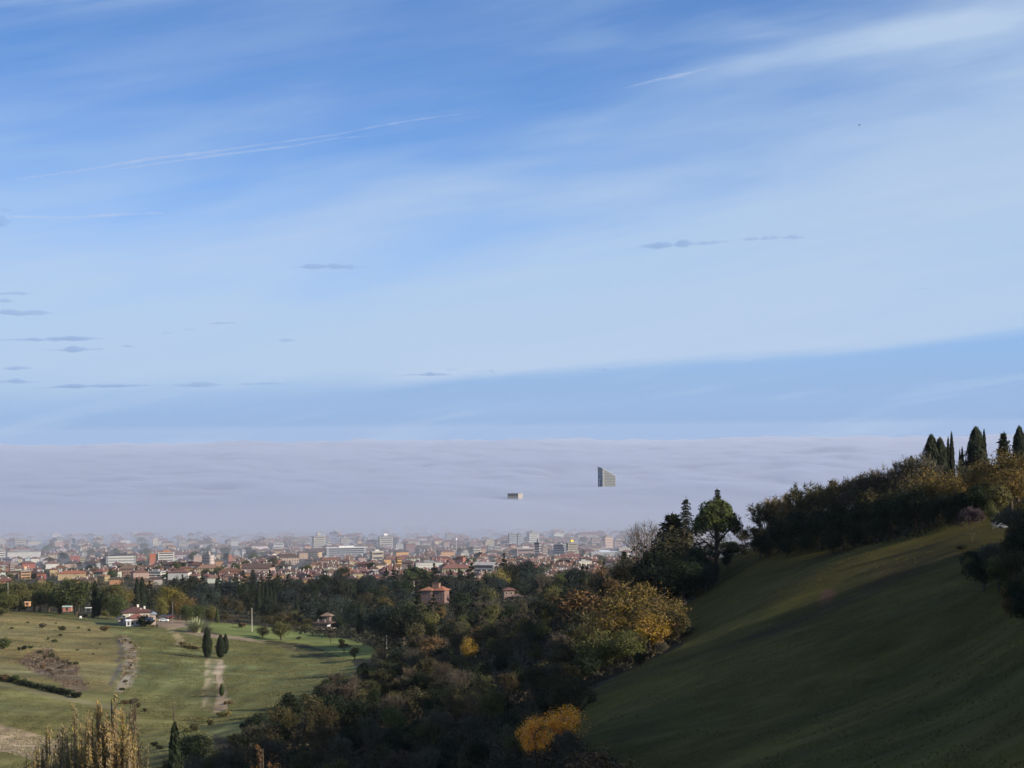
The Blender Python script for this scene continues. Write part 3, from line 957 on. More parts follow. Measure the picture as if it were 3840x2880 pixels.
def p_shrub(H, W, n=900, leaf=0.22, nb=9):
    parts = []
    for k in range(nb):
        a = rng.random() * 6.283; q = rng.random() ** .6 * W * .34
        s = W * rng.uniform(.14, .26)
        P, d = shell(np.array([math.cos(a) * q, math.sin(a) * q, H * rng.uniform(.3, .68)]), np.array([s, s, H * rng.uniform(.22, .34)]), n // nb, .5)
        parts.append(quads(P, d + rng.normal(size=P.shape) * .6 + [0, 0, .3], leaf))
    tr = MB()
    for k in range(5):
        a = 6.283 * k / 5
        tr.tube([(0, 0, -.2), (math.cos(a) * W * .1, math.sin(a) * W * .1, H * .35), (math.cos(a) * W * .26, math.sin(a) * W * .26, H * .75)], [.05, .04, .015], 4, False)
    return fol_mesh('crown', parts), tr.mesh('trunk', M_BARK)


def p_reed(H, W, n=240):
    """fountain of long arching blades"""
    V, F = [], []
    for k in range(n):
        a = rng.random() * 6.283; lean = rng.random() ** .7
        r0 = rng.random() * W * .12; L = H * rng.uniform(.7, 1.15); wd = 0.09 + rng.random() * .08
        d = np.array([math.cos(a), math.sin(a), 0]); sd = np.array([-math.sin(a), math.cos(a), 0])
        for s in range(4):
            t = s / 3
            p = d * (r0 + lean * W * .5 * t ** 1.4) + np.array([0, 0, L * (t - lean * .35 * t ** 2.2)])
            w = wd * (1 - t * .85)
            V += [p - sd * w, p + sd * w]
        b = k * 8
        F += [(b, b + 1, b + 3, b + 2), (b + 2, b + 3, b + 5, b + 4), (b + 4, b + 5, b + 7, b + 6)]
    me = mesh_np('blades', np.array(V), np.array(F), M_FOL)
    st = MB().tube([(0, 0, -.3), (0, 0, H * .3)], [W * .13, W * .08], 7).mesh('stems', M_BARK)
    return me, st


PROTO = {}


def proto(kind, f, H, variants=1, **kw):
    PROTO[kind] = [(H,) + f(H, **kw) for _ in range(variants)]


proto('oak', p_broad, 12.0, 3, W=11.0, n=5200, nb=30, leaf=0.40)
proto('round', p_broad, 10.0, 2, W=9.5, n=4600, nb=40, leaf=0.30, low=0.08, fill=0.25)
proto('autumn', p_broad, 11.0, 3, W=8.5, n=2700, nb=26, leaf=0.30, low=0.12, fill=0.8, gaps=0.3)
proto('tall', p_broad, 14.0, 3, W=8.0, n=3800, nb=30, leaf=0.36, low=0.08, fill=0.5)
proto('golden', p_broad, 9.0, 2, W=8.5, n=5200, nb=26, leaf=0.20, low=0.06, fill=0.6)
proto('twiggy', p_bare, 10.0, 3, W=8.5, n=2600, twig=0.045, leaves=1100, leaf=0.22)
proto('bare', p_bare, 11.0, 2, W=7.5, n=900, twig=0.026)
proto('cypress', p_cypress, 12.0, 2, W=3.4)
proto('bluntcypress', p_cypress, 12.0, 2, W=3.4, taper=0.9, n=3200, leaf=0.26, low=(0.6, 1.6), pw=0.5)
proto('plumpcypress', p_cypress, 12.0, 2, W=3.9, taper=0.7, n=3400, leaf=0.26, base=0.07, low=(0.52, 1.7), pw=0.55)
proto('spirecypress', p_cypress, 12.0, 2, W=3.0, taper=0.0, n=2600, leaf=0.28)
proto('stonepine', p_pine, 12.0, 1, W=9.6)
proto('cedar', p_cedar, 15.0, 3, W=10.0)
proto('spruce', p_spruce, 14.0, 2, W=6.5)
proto('yew', p_spruce, 12.0, 2, W=6.6, whorls=22, per=12, droop=-0.25, leaf=0.26, dens=12, zlow=0.03)
proto('poplar', p_poplar, 15.0, 3, W=3.6)
proto('shrub', p_shrub, 2.5, 3, W=3.2)
proto('reed', p_reed, 4.0, 1, W=6.5)
proto('weed', p_reed, 1.0, 1, W=1.6, n=60)

NAMES = {'oak': ('broadleaf_tree', 'broad leafy tree'), 'round': ('round_tree', 'round dense tree'), 'autumn': ('autumn_tree', 'thin autumn tree'), 'tall': ('tall_tree', 'tall leafy tree'),
         'golden': ('golden_tree', 'bright golden tree'), 'twiggy': ('twiggy_tree', 'half bare twiggy tree'), 'bare': ('bare_tree', 'bare forked tree'), 'cypress': ('cypress', 'plump dark cypress'),
         'bluntcypress': ('blunt_cypress', 'blunt dark cypress'), 'plumpcypress': ('plump_cypress', 'plump dark cypress'), 'spirecypress': ('spire_cypress', 'pointed dark cypress'), 'stonepine': ('stone_pine', 'umbrella pine'), 'cedar': ('cedar', 'dark tiered cedar'), 'spruce': ('spruce', 'drooping dark conifer'),
         'yew': ('conifer', 'dense dark conifer'), 'poplar': ('poplar', 'brush like poplar'), 'shrub': ('shrub', 'low shrub'), 'reed': ('reed_clump', 'fountain of pale reeds'), 'weed': ('grass_tussock', 'tussock')}
CATS = {'shrub': 'shrub', 'reed': 'plant', 'weed': 'plant', 'cypress': 'cypress', 'plumpcypress': 'cypress', 'bluntcypress': 'cypress', 'spirecypress': 'cypress'}
_used = {}
TREES = []      # px, py(top), half width in px, distance


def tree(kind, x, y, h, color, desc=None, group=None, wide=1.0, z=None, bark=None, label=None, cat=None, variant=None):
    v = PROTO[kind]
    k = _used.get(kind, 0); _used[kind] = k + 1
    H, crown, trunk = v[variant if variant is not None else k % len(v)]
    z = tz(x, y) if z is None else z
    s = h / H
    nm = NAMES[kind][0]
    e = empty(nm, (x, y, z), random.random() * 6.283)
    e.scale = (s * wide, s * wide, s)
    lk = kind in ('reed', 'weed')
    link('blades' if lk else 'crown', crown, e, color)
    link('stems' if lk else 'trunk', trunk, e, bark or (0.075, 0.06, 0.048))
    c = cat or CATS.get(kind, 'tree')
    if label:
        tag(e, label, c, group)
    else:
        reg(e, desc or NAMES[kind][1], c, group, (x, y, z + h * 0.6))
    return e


def tree_px(kind, px, py, D, color, h=None, **kw):
    """a tree whose top stands at photo pixel (px, py), D metres out"""
    p = pix(px, py, D)
    g = tz(p[0], p[1])
    hh = p[2] - g
    if h is not None:
        hh = max(hh, h * 0.6) if hh < h * 2.0 else h * 1.4
    return tree(kind, p[0], p[1], max(hh, 0.5), color, **kw)


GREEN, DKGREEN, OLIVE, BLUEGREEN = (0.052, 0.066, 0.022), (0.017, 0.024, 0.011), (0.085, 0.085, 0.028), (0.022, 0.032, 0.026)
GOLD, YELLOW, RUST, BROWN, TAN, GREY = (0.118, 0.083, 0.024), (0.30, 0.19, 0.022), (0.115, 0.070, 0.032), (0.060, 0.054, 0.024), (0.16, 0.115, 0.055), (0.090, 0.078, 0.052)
COLNAME = [(GREEN, 'green'), (DKGREEN, 'dark green'), (OLIVE, 'olive green'), (BLUEGREEN, 'bluish green'), (GOLD, 'golden brown'), (YELLOW, 'yellow'), (RUST, 'rust red'), (BROWN, 'dull brown'), (TAN, 'tan'), (GREY, 'grey brown')]


def vary(c, a=0.18):
    f = 1 + random.uniform(-a, a)
    return tuple(max(v * f * (1 + random.uniform(-a, a) * 0.5), 0.004) for v in c)


def cname(c):
    return next(n for k, n in COLNAME if k is c)
# ------------------------------------------------------------------ the town on the plain
TERRA, TERRA2, BROWNROOF, GREYROOF = (0.18, 0.094, 0.078), (0.20, 0.125, 0.105), (0.13, 0.085, 0.075), (0.30, 0.30, 0.31)
CREAM, WHITE, OCHRE, ORANGE, PINK, REDB, GREYW, BLUEW = (0.60, 0.54, 0.43), (0.74, 0.72, 0.67), (0.52, 0.40, 0.25), (0.54, 0.33, 0.19), (0.48, 0.35, 0.30), (0.42, 0.14, 0.10), (0.45, 0.44, 0.44), (0.50, 0.60, 0.64)
BOXES = []   # photo boxes kept clear of nearer things: x0, x1, y0, y1, D


def plain_dist(px, py):
    return 170.0 * FPX / max(py - horizon(px), 20)


def block(x0, x1, yt, yb, label, wall, roof='flat', roofcol=GREYROOF, floors=0, yaw=16, depth=None, cat='apartment block', name='apartment_block', short=None,
          band='window_band', bandcol=None, hut=False, dist=None):
    D = dist or plain_dist((x0 + x1) / 2, yb)
    k = D / FPX
    wa, h = (x1 - x0) * k, (yb - yt) * k
    ph = math.radians(yaw)
    d = depth or min(max(wa * 0.7, 8), 16)
    w = (wa - d * abs(math.sin(ph))) / math.cos(ph)
    if w < 4:
        w, d = wa * 0.75, wa * 0.55
    c = pix((x0 + x1) / 2, yb, D)
    base = (c[0], D + d / 2 + abs(math.sin(ph)) * w / 2, PLAIN)
    e = tag(empty(name, base, ph), label, cat)
    rh = 0.0
    rb = MB()
    if roof == 'hip':
        rh = min(w, d) * 0.20
        rb.hip(-w / 2 - 0.7, w / 2 + 0.7, -d / 2 - 0.7, d / 2 + 0.7, h - rh - 0.3, rh, 0.3)
    elif roof == 'gable':
        rh = d * 0.22
        rb.gable(-w / 2 - 0.5, w / 2 + 0.5, -d / 2 - 0.6, d / 2 + 0.6, h - rh - 0.25, rh, 0.25)
    else:
        rb.box(-w / 2 - 0.35, w / 2 + 0.35, -d / 2 - 0.35, d / 2 + 0.35, h - 0.9, h - 0.35)
        rb.box(-w * 0.18, w * 0.2, -d * 0.2, d * 0.25, h - 0.35, h + 1.6)
    hw = h - rh - (0.3 if roof != 'flat' else 0.9)
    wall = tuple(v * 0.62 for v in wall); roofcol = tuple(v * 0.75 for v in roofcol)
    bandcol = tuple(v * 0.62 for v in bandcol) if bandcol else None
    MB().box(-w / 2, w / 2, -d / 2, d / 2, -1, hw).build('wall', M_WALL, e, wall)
    rb.build('roof', M_ROOF, e, roofcol)
    if hut:
        MB().box(-w * .12, w * .16, -d * .15, d * .2, h + (1.6 if roof == 'flat' else -0.4), h + 4.2).build('roof_hut', M_WALL, e, hut if isinstance(hut, tuple) else wall)
    for f in range(floors):
        z0 = hw * (f + 0.30) / floors; z1 = z0 + hw / floors * 0.45
        mb = MB()
        o = 0.06 if bandcol is None else 0.6
        mb.box(-w * .44, w * .44, -d / 2 - o, -d / 2 - 0.003, z0, z1)
        mb.box(w / 2 + 0.003, w / 2 + o, -d * .40, d * .40, z0, z1)
        mb.box(-w / 2 - o, -w / 2 - 0.003, -d * .40, d * .40, z0, z1)
        mb.build(band, M_GLASS if bandcol is None else M_WALL, e, bandcol)
    BOXES.append((x0, x1, yt, yb, D, 0.55))
    LANDMARKS.append((short or None, (x0 + x1) / 2, (yt + yb) / 2))
    return e


block(-20, 17, 2017, 2054, 'pale grey block at the left edge, half lost in the fog', GREYW, floors=0, short='the pale edge block')
block(49, 94, 2020, 2055, 'cream apartment block fading in the fog near the left edge', CREAM, floors=4, short='the foggy cream block')
block(95, 152, 2029, 2046, 'low cream building right of the foggy cream block', CREAM, floors=0)
block(22, 146, 2068, 2093, 'long white low building with a flat roof, far left of the town', WHITE, floors=0, yaw=8, short='the long white building', cat='building', name='long_building')
block(-16, 18, 2060, 2104, 'white block with stacked balconies cut by the left edge', WHITE, floors=5, short='the white balcony block')
block(90, 118, 2091, 2108, 'small light blue house in front of the long white building', BLUEW, cat='house', name='town_house', short='the light blue house')
block(109, 146, 2088, 2118, 'white villa with a red hipped roof beside the light blue house', WHITE, 'hip', TERRA, cat='house', name='town_house', short='the red roofed white villa')
block(72, 130, 2104, 2134, 'wide red house with a red roof under the white villa', REDB, 'hip', TERRA, cat='house', name='town_house', short='the wide red house')
block(66, 113, 2138, 2172, 'ochre terraced block with a roof hut just above the left trees', ORANGE, floors=3, yaw=22, hut=ORANGE, short='the ochre terraced block')
block(30, 54, 2108, 2150, 'narrow maroon block with pale balconies at far left', (0.20, 0.12, 0.12), floors=5, bandcol=(0.5, 0.48, 0.46), band='balcony', short='the narrow maroon block')
block(159, 222, 2104, 2134, 'white twin gabled house with a broad red roof', WHITE, 'hip', TERRA2, cat='house', name='town_house', short='the white twin house')
block(180, 214, 2130, 2160, 'yellow corner house below the white twin house', OCHRE, 'hip', TERRA, cat='house', name='town_house', short='the yellow corner house')
block(210, 318, 2140, 2176, 'very long ochre house with a bright terracotta roof above the left trees', OCHRE, 'hip', (0.34, 0.14, 0.09), yaw=8, cat='house', name='long_house', short='the very long terracotta house')
block(262, 294, 2081, 2110, 'cube shaped brick red building without windows', (0.45, 0.13, 0.09), yaw=6, short='the brick red cube', cat='building', name='cube_building')
block(294, 319, 2086, 2112, 'ochre block with a red edge right of the brick red cube', OCHRE, floors=3, short=None)
block(322, 352, 2076, 2092, 'small yellow house beyond the brick red cube', OCHRE, 'hip', BROWNROOF, cat='house', name='town_house')
block(232, 284, 2112, 2130, 'low brown building with a dark flat roof under the brick red cube', PINK, roofcol=(0.06, 0.06, 0.06), cat='building', name='low_building')
block(387, 504, 2081, 2124, 'long modern office block with white and grey bands', (0.30, 0.31, 0.32), floors=4, yaw=14, bandcol=(0.72, 0.72, 0.68), band='white_band', roofcol=(0.10, 0.10, 0.12), cat='office block', name='office_block', short='the banded office block')
block(557, 583, 2073, 2122, 'tall narrow orange red slab left of the white grid block', (0.52, 0.19, 0.11), yaw=10, short='the orange red slab')
block(584, 652, 2068, 2114, 'white grid fronted block between orange red end walls', WHITE, floors=5, yaw=12, roofcol=(0.42, 0.2, 0.13), short='the white grid block')
block(486, 556, 2136, 2174, 'pinkish villa with a shallow red roof above the trees', PINK, 'hip', TERRA, cat='house', name='town_house', short='the pinkish villa')
block(548, 614, 2141, 2172, 'white modern house with stepped glass terraces', WHITE, floors=3, yaw=-14, cat='house', name='modern_house', short='the stepped white house')
block(628, 712, 2136, 2176, 'broad white house under a wide red roof with chimneys', WHITE, 'hip', TERRA, yaw=-8, cat='house', name='town_house', short='the broad white house')
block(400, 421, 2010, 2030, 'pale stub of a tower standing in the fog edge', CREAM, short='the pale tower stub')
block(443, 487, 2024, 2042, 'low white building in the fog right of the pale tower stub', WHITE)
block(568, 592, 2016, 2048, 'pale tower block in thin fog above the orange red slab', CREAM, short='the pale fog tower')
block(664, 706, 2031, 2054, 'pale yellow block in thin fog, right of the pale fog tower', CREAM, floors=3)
block(720, 757, 2082, 2114, 'pink plaster block left of the grey balcony tower', PINK, short='the pink plaster block')
block(756, 800, 2080, 2138, 'grey pink apartment tower with deep balconies', (0.46, 0.38, 0.36), floors=5, yaw=-24, hut=True, bandcol=(0.6, 0.56, 0.53), band='balcony', short='the grey balcony tower')
block(806, 836, 2073, 2092, 'mustard house with a flat roof, left of the white cube', OCHRE, 'hip', BROWNROOF, cat='house', name='town_house')
block(855, 869, 2077, 2112, 'slim orange red stair tower', (0.50, 0.2, 0.13), yaw=5, cat='tower', name='stair_tower', short='the slim orange tower')
block(870, 898, 2066, 2088, 'grey blue block left of the white cube', (0.35, 0.38, 0.42), short=None)
block(900, 920, 2062, 2090, 'small bright white cube block', (0.82, 0.81, 0.74), floors=4, yaw=22, short='the white cube block')
block(902, 1024, 2114, 2148, 'long low hall with one plain terracotta roof', PINK, 'gable', BROWNROOF, yaw=-10, depth=24, cat='hall', name='long_hall', short='the long terracotta hall')
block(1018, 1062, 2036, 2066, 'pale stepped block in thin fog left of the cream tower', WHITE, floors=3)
block(1112, 1160, 2066, 2096, 'orange apartment house with pale balconies, left of its twin', ORANGE, 'hip', BROWNROOF, floors=3, bandcol=(0.62, 0.5, 0.36), band='balcony', short='the left orange apartment house')
block(1160, 1205, 2064, 2096, 'orange apartment house with a bright yellow corner, right of its twin', ORANGE, 'hip', BROWNROOF, floors=3, yaw=-24, bandcol=(0.70, 0.6, 0.35), band='balcony', short='the right orange apartment house')
block(1166, 1218, 2010, 2060, 'tall cream apartment tower with stepped roof terraces', CREAM, floors=6, yaw=20, hut=True, short='the cream terrace tower')
block(1224, 1242, 2022, 2052, 'small cream block right of the cream terrace tower', CREAM, floors=3)
block(1274, 1308, 2015, 2048, 'square cream block in thin fog above the long glassy slab', CREAM, floors=4, short='the square cream block')
block(1219, 1372, 2052, 2100, 'long glassy slab block with a flat white roof line', (0.42, 0.45, 0.50), floors=6, yaw=8, roofcol=(0.75, 0.75, 0.73), short='the long glassy slab')
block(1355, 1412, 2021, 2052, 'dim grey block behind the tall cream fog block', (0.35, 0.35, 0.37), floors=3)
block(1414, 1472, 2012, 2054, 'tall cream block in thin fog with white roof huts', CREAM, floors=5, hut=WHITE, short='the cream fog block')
block(1384, 1437, 2066, 2100, 'cream low house with a flat white roof edge', (0.55, 0.47, 0.33), floors=2, yaw=20, roofcol=(0.6, 0.58, 0.52), short='the cream flat roofed house')
block(1472, 1532, 2061, 2092, 'bright orange block under a dark overhanging roof', (0.66, 0.36, 0.12), 'hip', (0.10, 0.07, 0.07), floors=0, yaw=20, short='the bright orange block')
block(1480, 1510, 2038, 2062, 'pale block in thin fog behind the bright orange block', WHITE, floors=3)
block(1433, 1466, 2092, 2118, 'small orange house left of the orange tower house', (0.64, 0.38, 0.15), 'hip', BROWNROOF, cat='house', name='town_house')
block(1482, 1506, 2088, 2132, 'slim orange tower house', (0.66, 0.40, 0.16), 'hip', TERRA, floors=4, yaw=22, short='the orange tower house')
block(1555, 1660, 2108, 2140, 'white terraced apartments with long balconies', (0.70, 0.69, 0.64), floors=3, yaw=6, bandcol=(0.78, 0.77, 0.72), band='balcony', short='the white terraced apartments')
block(1642, 1705, 2060, 2088, 'low orange row with a raised middle, right of the bright orange block', (0.60, 0.34, 0.16), 'hip', TERRA, short='the low orange row')
block(1722, 1758, 2072, 2086, 'flat cream hall right of the tall mast', CREAM, cat='hall', name='flat_hall')
block(1771, 1802, 2045, 2080, 'cream tower house with a hipped cap, left of its pair', CREAM, 'hip', GREYROOF, floors=3, short='the left cream tower')
block(1826, 1850, 2046, 2070, 'grey narrow block beside the right cream tower', GREYW, floors=3)
block(1850, 1880, 2047, 2074, 'cream tower house with a pale roof, right of its pair', CREAM, 'hip', GREYROOF, floors=2, short='the right cream tower')
block(1711, 1746, 2084, 2122, 'brick red long block seen end on under the mast', (0.40, 0.18, 0.13), 'gable', TERRA, yaw=-24, floors=0, short='the brick red end block')
block(1776, 1868, 2108, 2146, 'pale blue grey terraced house with an orange roof side', (0.46, 0.47, 0.49), 'gable', (0.45, 0.42, 0.40), yaw=-20, floors=2, short='the blue grey terraced house')
block(1660, 1712, 2108, 2140, 'rose red house right of the white terraced apartments', (0.46, 0.22, 0.19), 'hip', TERRA, yaw=-18, cat='house', name='town_house', short='the rose red house')
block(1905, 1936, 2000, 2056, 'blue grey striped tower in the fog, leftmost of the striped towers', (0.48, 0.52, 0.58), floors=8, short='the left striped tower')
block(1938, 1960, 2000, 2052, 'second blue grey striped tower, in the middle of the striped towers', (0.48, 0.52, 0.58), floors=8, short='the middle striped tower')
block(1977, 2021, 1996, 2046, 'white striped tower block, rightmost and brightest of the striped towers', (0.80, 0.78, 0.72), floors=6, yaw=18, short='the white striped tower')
block(1935, 2006, 2054, 2086, 'long pink brown hall with a white roof edge', (0.46, 0.30, 0.24), roofcol=(0.62, 0.6, 0.56), yaw=6, floors=2, short='the long pink hall')
block(2005, 2030, 2032, 2092, 'mauve grey tower with a slim roof turret', (0.36, 0.33, 0.36), floors=6, yaw=-20, hut=True, short='the mauve grey tower')
block(2030, 2053, 2046, 2090, 'pale pink striped tower stuck to the mauve grey tower', (0.55, 0.45, 0.42), floors=6, yaw=14)
block(2076, 2122, 2040, 2086, 'blue grey slab left of the beige tower', (0.30, 0.33, 0.39), floors=5, yaw=-20, short='the blue grey slab')
block(2124, 2166, 2036, 2088, 'beige tower block with a bright yellow box on its roof', (0.52, 0.48, 0.38), floors=6, yaw=14, hut=(0.80, 0.62, 0.10), short='the beige tower')
block(2216, 2247, 2014, 2050, 'pink block in thin fog, left of the banded pink block', PINK, floors=4, yaw=12)
block(2260, 2300, 2012, 2056, 'pink block with cream bands at the right end of the town', (0.56, 0.36, 0.28), floors=4, yaw=18, bandcol=(0.72, 0.60, 0.48), band='balcony', short='the banded pink block')
block(2300, 2333, 2024, 2052, 'lower pink stepped wing right of the banded pink block', (0.54, 0.37, 0.3), floors=3, yaw=14)
block(2214, 2318, 2068, 2084, 'long shed with a bluish white roof at the right end of the town', GREYW, roofcol=(0.62, 0.68, 0.74), yaw=5, cat='shed', name='long_shed', short='the long bluish shed')

# tall mast by the orange row
Dm = plain_dist(1711, 2078)
c = pix(1711, 2078, Dm)
e = tag(empty('mast', (c[0], Dm, PLAIN)), 'tall pale mast with a cylinder head rising over the roofs', 'mast')
hm = (2078 - 2018) * Dm / FPX
MB().tube([(0, 0, 0), (0, 0, hm * 0.92)], [0.8, 0.6], 8).build('pole', M_METAL, e)
MB().tube([(0, 0, hm * 0.90), (0, 0, hm)], [1.2, 1.2], 10).build('antenna_head', M_WHITE, e)
LANDMARKS.append(('the tall mast', 1711, 2048))

# ---- the two buildings that stand up out of the fog
def fog_tower():
    D = 5300.0; k = D / FPX
    c = pix(2272, 1790, D)
    yaw = math.radians(-70)
    # local x runs along the broad lit face
    e = tag(empty('tower', (c[0], D, PLAIN), math.radians(20)), 'tall tower with a slanted roof and a blue sign rising out of the fog', 'tower')
    w, d = 33.0, 30.0
    zl, zr = 170 + pix(2254, 1757, D)[2], 170 + pix(2302, 1785, D)[2]
    x0, x1, y0, y1 = -w / 2 + 2, w / 2 + 2, -d / 2, d / 2
    sl = (zr - zl) / w
    up = (170 + pix(2237, 1751, D + 28)[2] - zl) / d      # the roof also climbs toward the back
    zt = lambda x, y=None: zl + (x - x0) * sl + ((y - y0) * up if y is not None else 0.0)
    mt_lit = M_WALL
    # shaft with a slanting head
    v = [(x0, y0, 0), (x1, y0, 0), (x1, y1, 0), (x0, y1, 0), (x0, y0, zl), (x1, y0, zr), (x1, y1, zt(x1, y1)), (x0, y1, zt(x0, y1))]
    MB().add(v, [(0, 3, 2, 1), (4, 5, 6, 7), (0, 1, 5, 4), (1, 2, 6, 5), (2, 3, 7, 6), (3, 0, 4, 7)]).build('wall', M_WALL, e, (0.20, 0.21, 0.205))
    # roof blade, overhanging
    t = 0.9
    rx0, rx1 = x0 - 1.0, x1 + 1.6
    v = [(rx0, y0 - .8, zt(rx0, y0 - .8) + .01), (rx1, y0 - .8, zt(rx1, y0 - .8) + .01), (rx1, y1 + .8, zt(rx1, y1 + .8) + .01), (rx0, y1 + .8, zt(rx0, y1 + .8) + .01)]
    v += [(a, b, z + t) for a, b, z in v]
    MB().add(v, [(0, 3, 2, 1), (4, 5, 6, 7), (0, 1, 5, 4), (1, 2, 6, 5), (2, 3, 7, 6), (3, 0, 4, 7)]).build('roof', M_WALL, e, (0.40, 0.42, 0.45))
    # floors: dark window bands on the broad face
    z = 20.0
    while z < zl - 3:
        xe = x1 - 0.8
        if zt(xe) < z + 3.2:
            xe = x0 + (zl - z - 3.2) / -sl
        if xe > x0 + 6:
            MB().box(x0 + 4.5, xe, y0 - 0.12, y0 - 0.003, z, z + 1.6).build('window_band', M_WALL, e, (0.065, 0.07, 0.08))
        z += 3.75
    # the shaded narrow side: glass strip and blue sign with white letters one under another
    MB().box(x0 - 0.15, x0 - 0.003, y0 + 2.0, y1 - 2.0, 20, zl - 6).build('glass_strip', M_WALL, e, (0.20, 0.22, 0.27))
    b = MB().box(x0 - 0.5, x0 - 0.16, y0 + 7.5, y1 - 2.6, 36, zl - 19).build('sign', M_PAINT_BLUE, e)
    zc = zl - 28.0
    for ch in 'Unip':
        cu = bpy.data.curves.new('letter', 'FONT')
        cu.body, cu.size, cu.extrude, cu.align_x = ch, (9.5 if ch == 'U' else 10.0), 0.12, 'CENTER'
        cu.offset = 0.22
        tmp = link('letter_outline', cu)
        bpy.context.view_layer.update()
        me = bpy.data.meshes.new_from_object(tmp.evaluated_get(bpy.context.evaluated_depsgraph_get()))
        bpy.data.objects.remove(tmp)
        me.materials.clear(); me.materials.append(M_WHITE)
        o = link('letter', me, b)
        o.matrix_local = Matrix.Translation((x0 - 0.66, (y0 + 7.5 + y1 - 2.6) / 2, zc)) @ Matrix.Rotation(math.radians(-90), 4, 'Z') @ Matrix.Rotation(math.radians(90), 4, 'X') @ Matrix.Diagonal((1.75, 1, 1, 1))
        zc -= 7.6
    LANDMARKS.append(('the slant roofed tower', 2272, 1790))


M_PAINT_BLUE = m_plain('blue_sign_paint', (0.012, 0.025, 0.12), 0.6, 0.2, 0, 0.05)
fog_tower()
D = 4650.0
c = pix(1932, 1855, D); k = D / FPX
e = tag(empty('office_tower', (c[0], D, PLAIN), math.radians(-22)), 'flat topped block with only its top storey above the fog', 'tower')
zt_ = 170 + pix(1932, 1851, D)[2]
MB().box(-12, 12, -13, 13, 0, zt_).build('wall', M_WALL, e, (0.26, 0.25, 0.23))
MB().box(-12.4, 12.4, -13.4, 13.4, zt_ + .003, zt_ + 0.8).build('roof', M_ROOF, e, (0.22, 0.21, 0.22))
MB().box(-11, 11, -13.1, -13.003, zt_ - 3.5, zt_ - 1.6).build('window_band', M_GLASS, e)
LANDMARKS.append(('the flat topped fog block', 1932, 1855))


# ---- ordinary roofs of the town: one house of each kind, copied
M_STACK = m_plain('pale_chimney', (0.5, 0.48, 0.45), 0.8, 0.1, 0, 0.1)


def house_proto(w, d, fl, kind):
    """(wall mesh with window recesses, roof mesh)"""
    h = fl * 3.1
    mb = MB().box(-w / 2, w / 2, -d / 2, d / 2, -1, h)
    nf = len(mb.F)
    for f in range(fl):
        z = f * 3.1 + 1.0
        n = max(2, int(w / 2.9))
        for i in range(n):
            x = -w / 2 + w * (i + .5) / n
            mb.add([(x - .5, -d / 2 - .02, z), (x + .5, -d / 2 - .02, z), (x + .5, -d / 2 - .02, z + 1.5), (x - .5, -d / 2 - .02, z + 1.5)], [(0, 1, 2, 3)])
        n = max(2, int(d / 3.2))
        for i in range(n):
            y = -d / 2 + d * (i + .5) / n
            mb.add([(w / 2 + .02, y - .5, z), (w / 2 + .02, y + .5, z), (w / 2 + .02, y + .5, z + 1.5), (w / 2 + .02, y - .5, z + 1.5)], [(0, 1, 2, 3)])
            mb.add([(-w / 2 - .02, y + .5, z), (-w / 2 - .02, y - .5, z), (-w / 2 - .02, y - .5, z + 1.5), (-w / 2 - .02, y + .5, z + 1.5)], [(0, 1, 2, 3)])
    me = mb.mesh('wall', M_WALL)
    me.materials.append(M_GLASS)
    for i, p in enumerate(me.polygons):
        p.material_index = 1 if i >= nf else 0
    r = MB()
    if kind == 'hip':
        r.hip(-w / 2 - 1.0, w / 2 + 1.0, -d / 2 - 1.0, d / 2 + 1.0, h + .003, min(w, d) * .30, .22)
    elif kind == 'gable':
        r.gable(-w / 2 - .5, w / 2 + .5, -d / 2 - .7, d / 2 + .7, h - .1, d * .30, .2)
    else:
        r.box(-w / 2 - .3, w / 2 + .3, -d / 2 - .3, d / 2 + .3, h + .003, h + .5)
        r.box(-w * .2, w * .15, -d * .2, d * .2, h + .5, h + 2.4)
    if kind != 'flat':
        for cx in (-w * .22, w * .25):
            r.box(cx - .35, cx + .35, d * .08, d * .08 + .7, h + .5, h + min(w, d) * .30 + 1.2)
    rm = r.mesh('roof', M_ROOF)
    rm.materials.append(M_STACK)
    if kind != 'flat':                        # pale chimneys
        for p in list(rm.polygons)[-12:]:
            p.material_index = 1
    return me, rm, h


HP = [house_proto(13, 10, 2, 'hip'), house_proto(18, 12, 2, 'hip'), house_proto(12, 11, 2, 'hip'), house_proto(24, 12, 2, 'gable'), house_proto(11, 10, 3, 'hip'),
      house_proto(20, 12, 2, 'gable'), house_proto(17, 12, 3, 'flat'), house_proto(28, 12, 3, 'hip'), house_proto(15, 12, 4, 'flat'), house_proto(10, 9, 2, 'hip')]
HK = ['hip', 'hip', 'hip', 'gable', 'hip', 'gable', 'flat', 'hip', 'flat', 'hip']
HSIZE = ['middling', 'wide', 'squat', 'long', 'narrow', 'low', 'square', 'very long', 'tall', 'small']
HFOOT = [13, 18, 12, 24, 11, 20, 17, 28, 15, 10]
WALLS = [(CREAM, 'cream'), (OCHRE, 'ochre'), (ORANGE, 'orange'), (PINK, 'pink'), (WHITE, 'white'), ((0.46, 0.20, 0.14), 'brick red'), (GREYW, 'grey'), ((0.60, 0.47, 0.28), 'yellow')]
ROOFS = [(TERRA, 'red'), (TERRA2, 'terracotta'), (BROWNROOF, 'brown')]


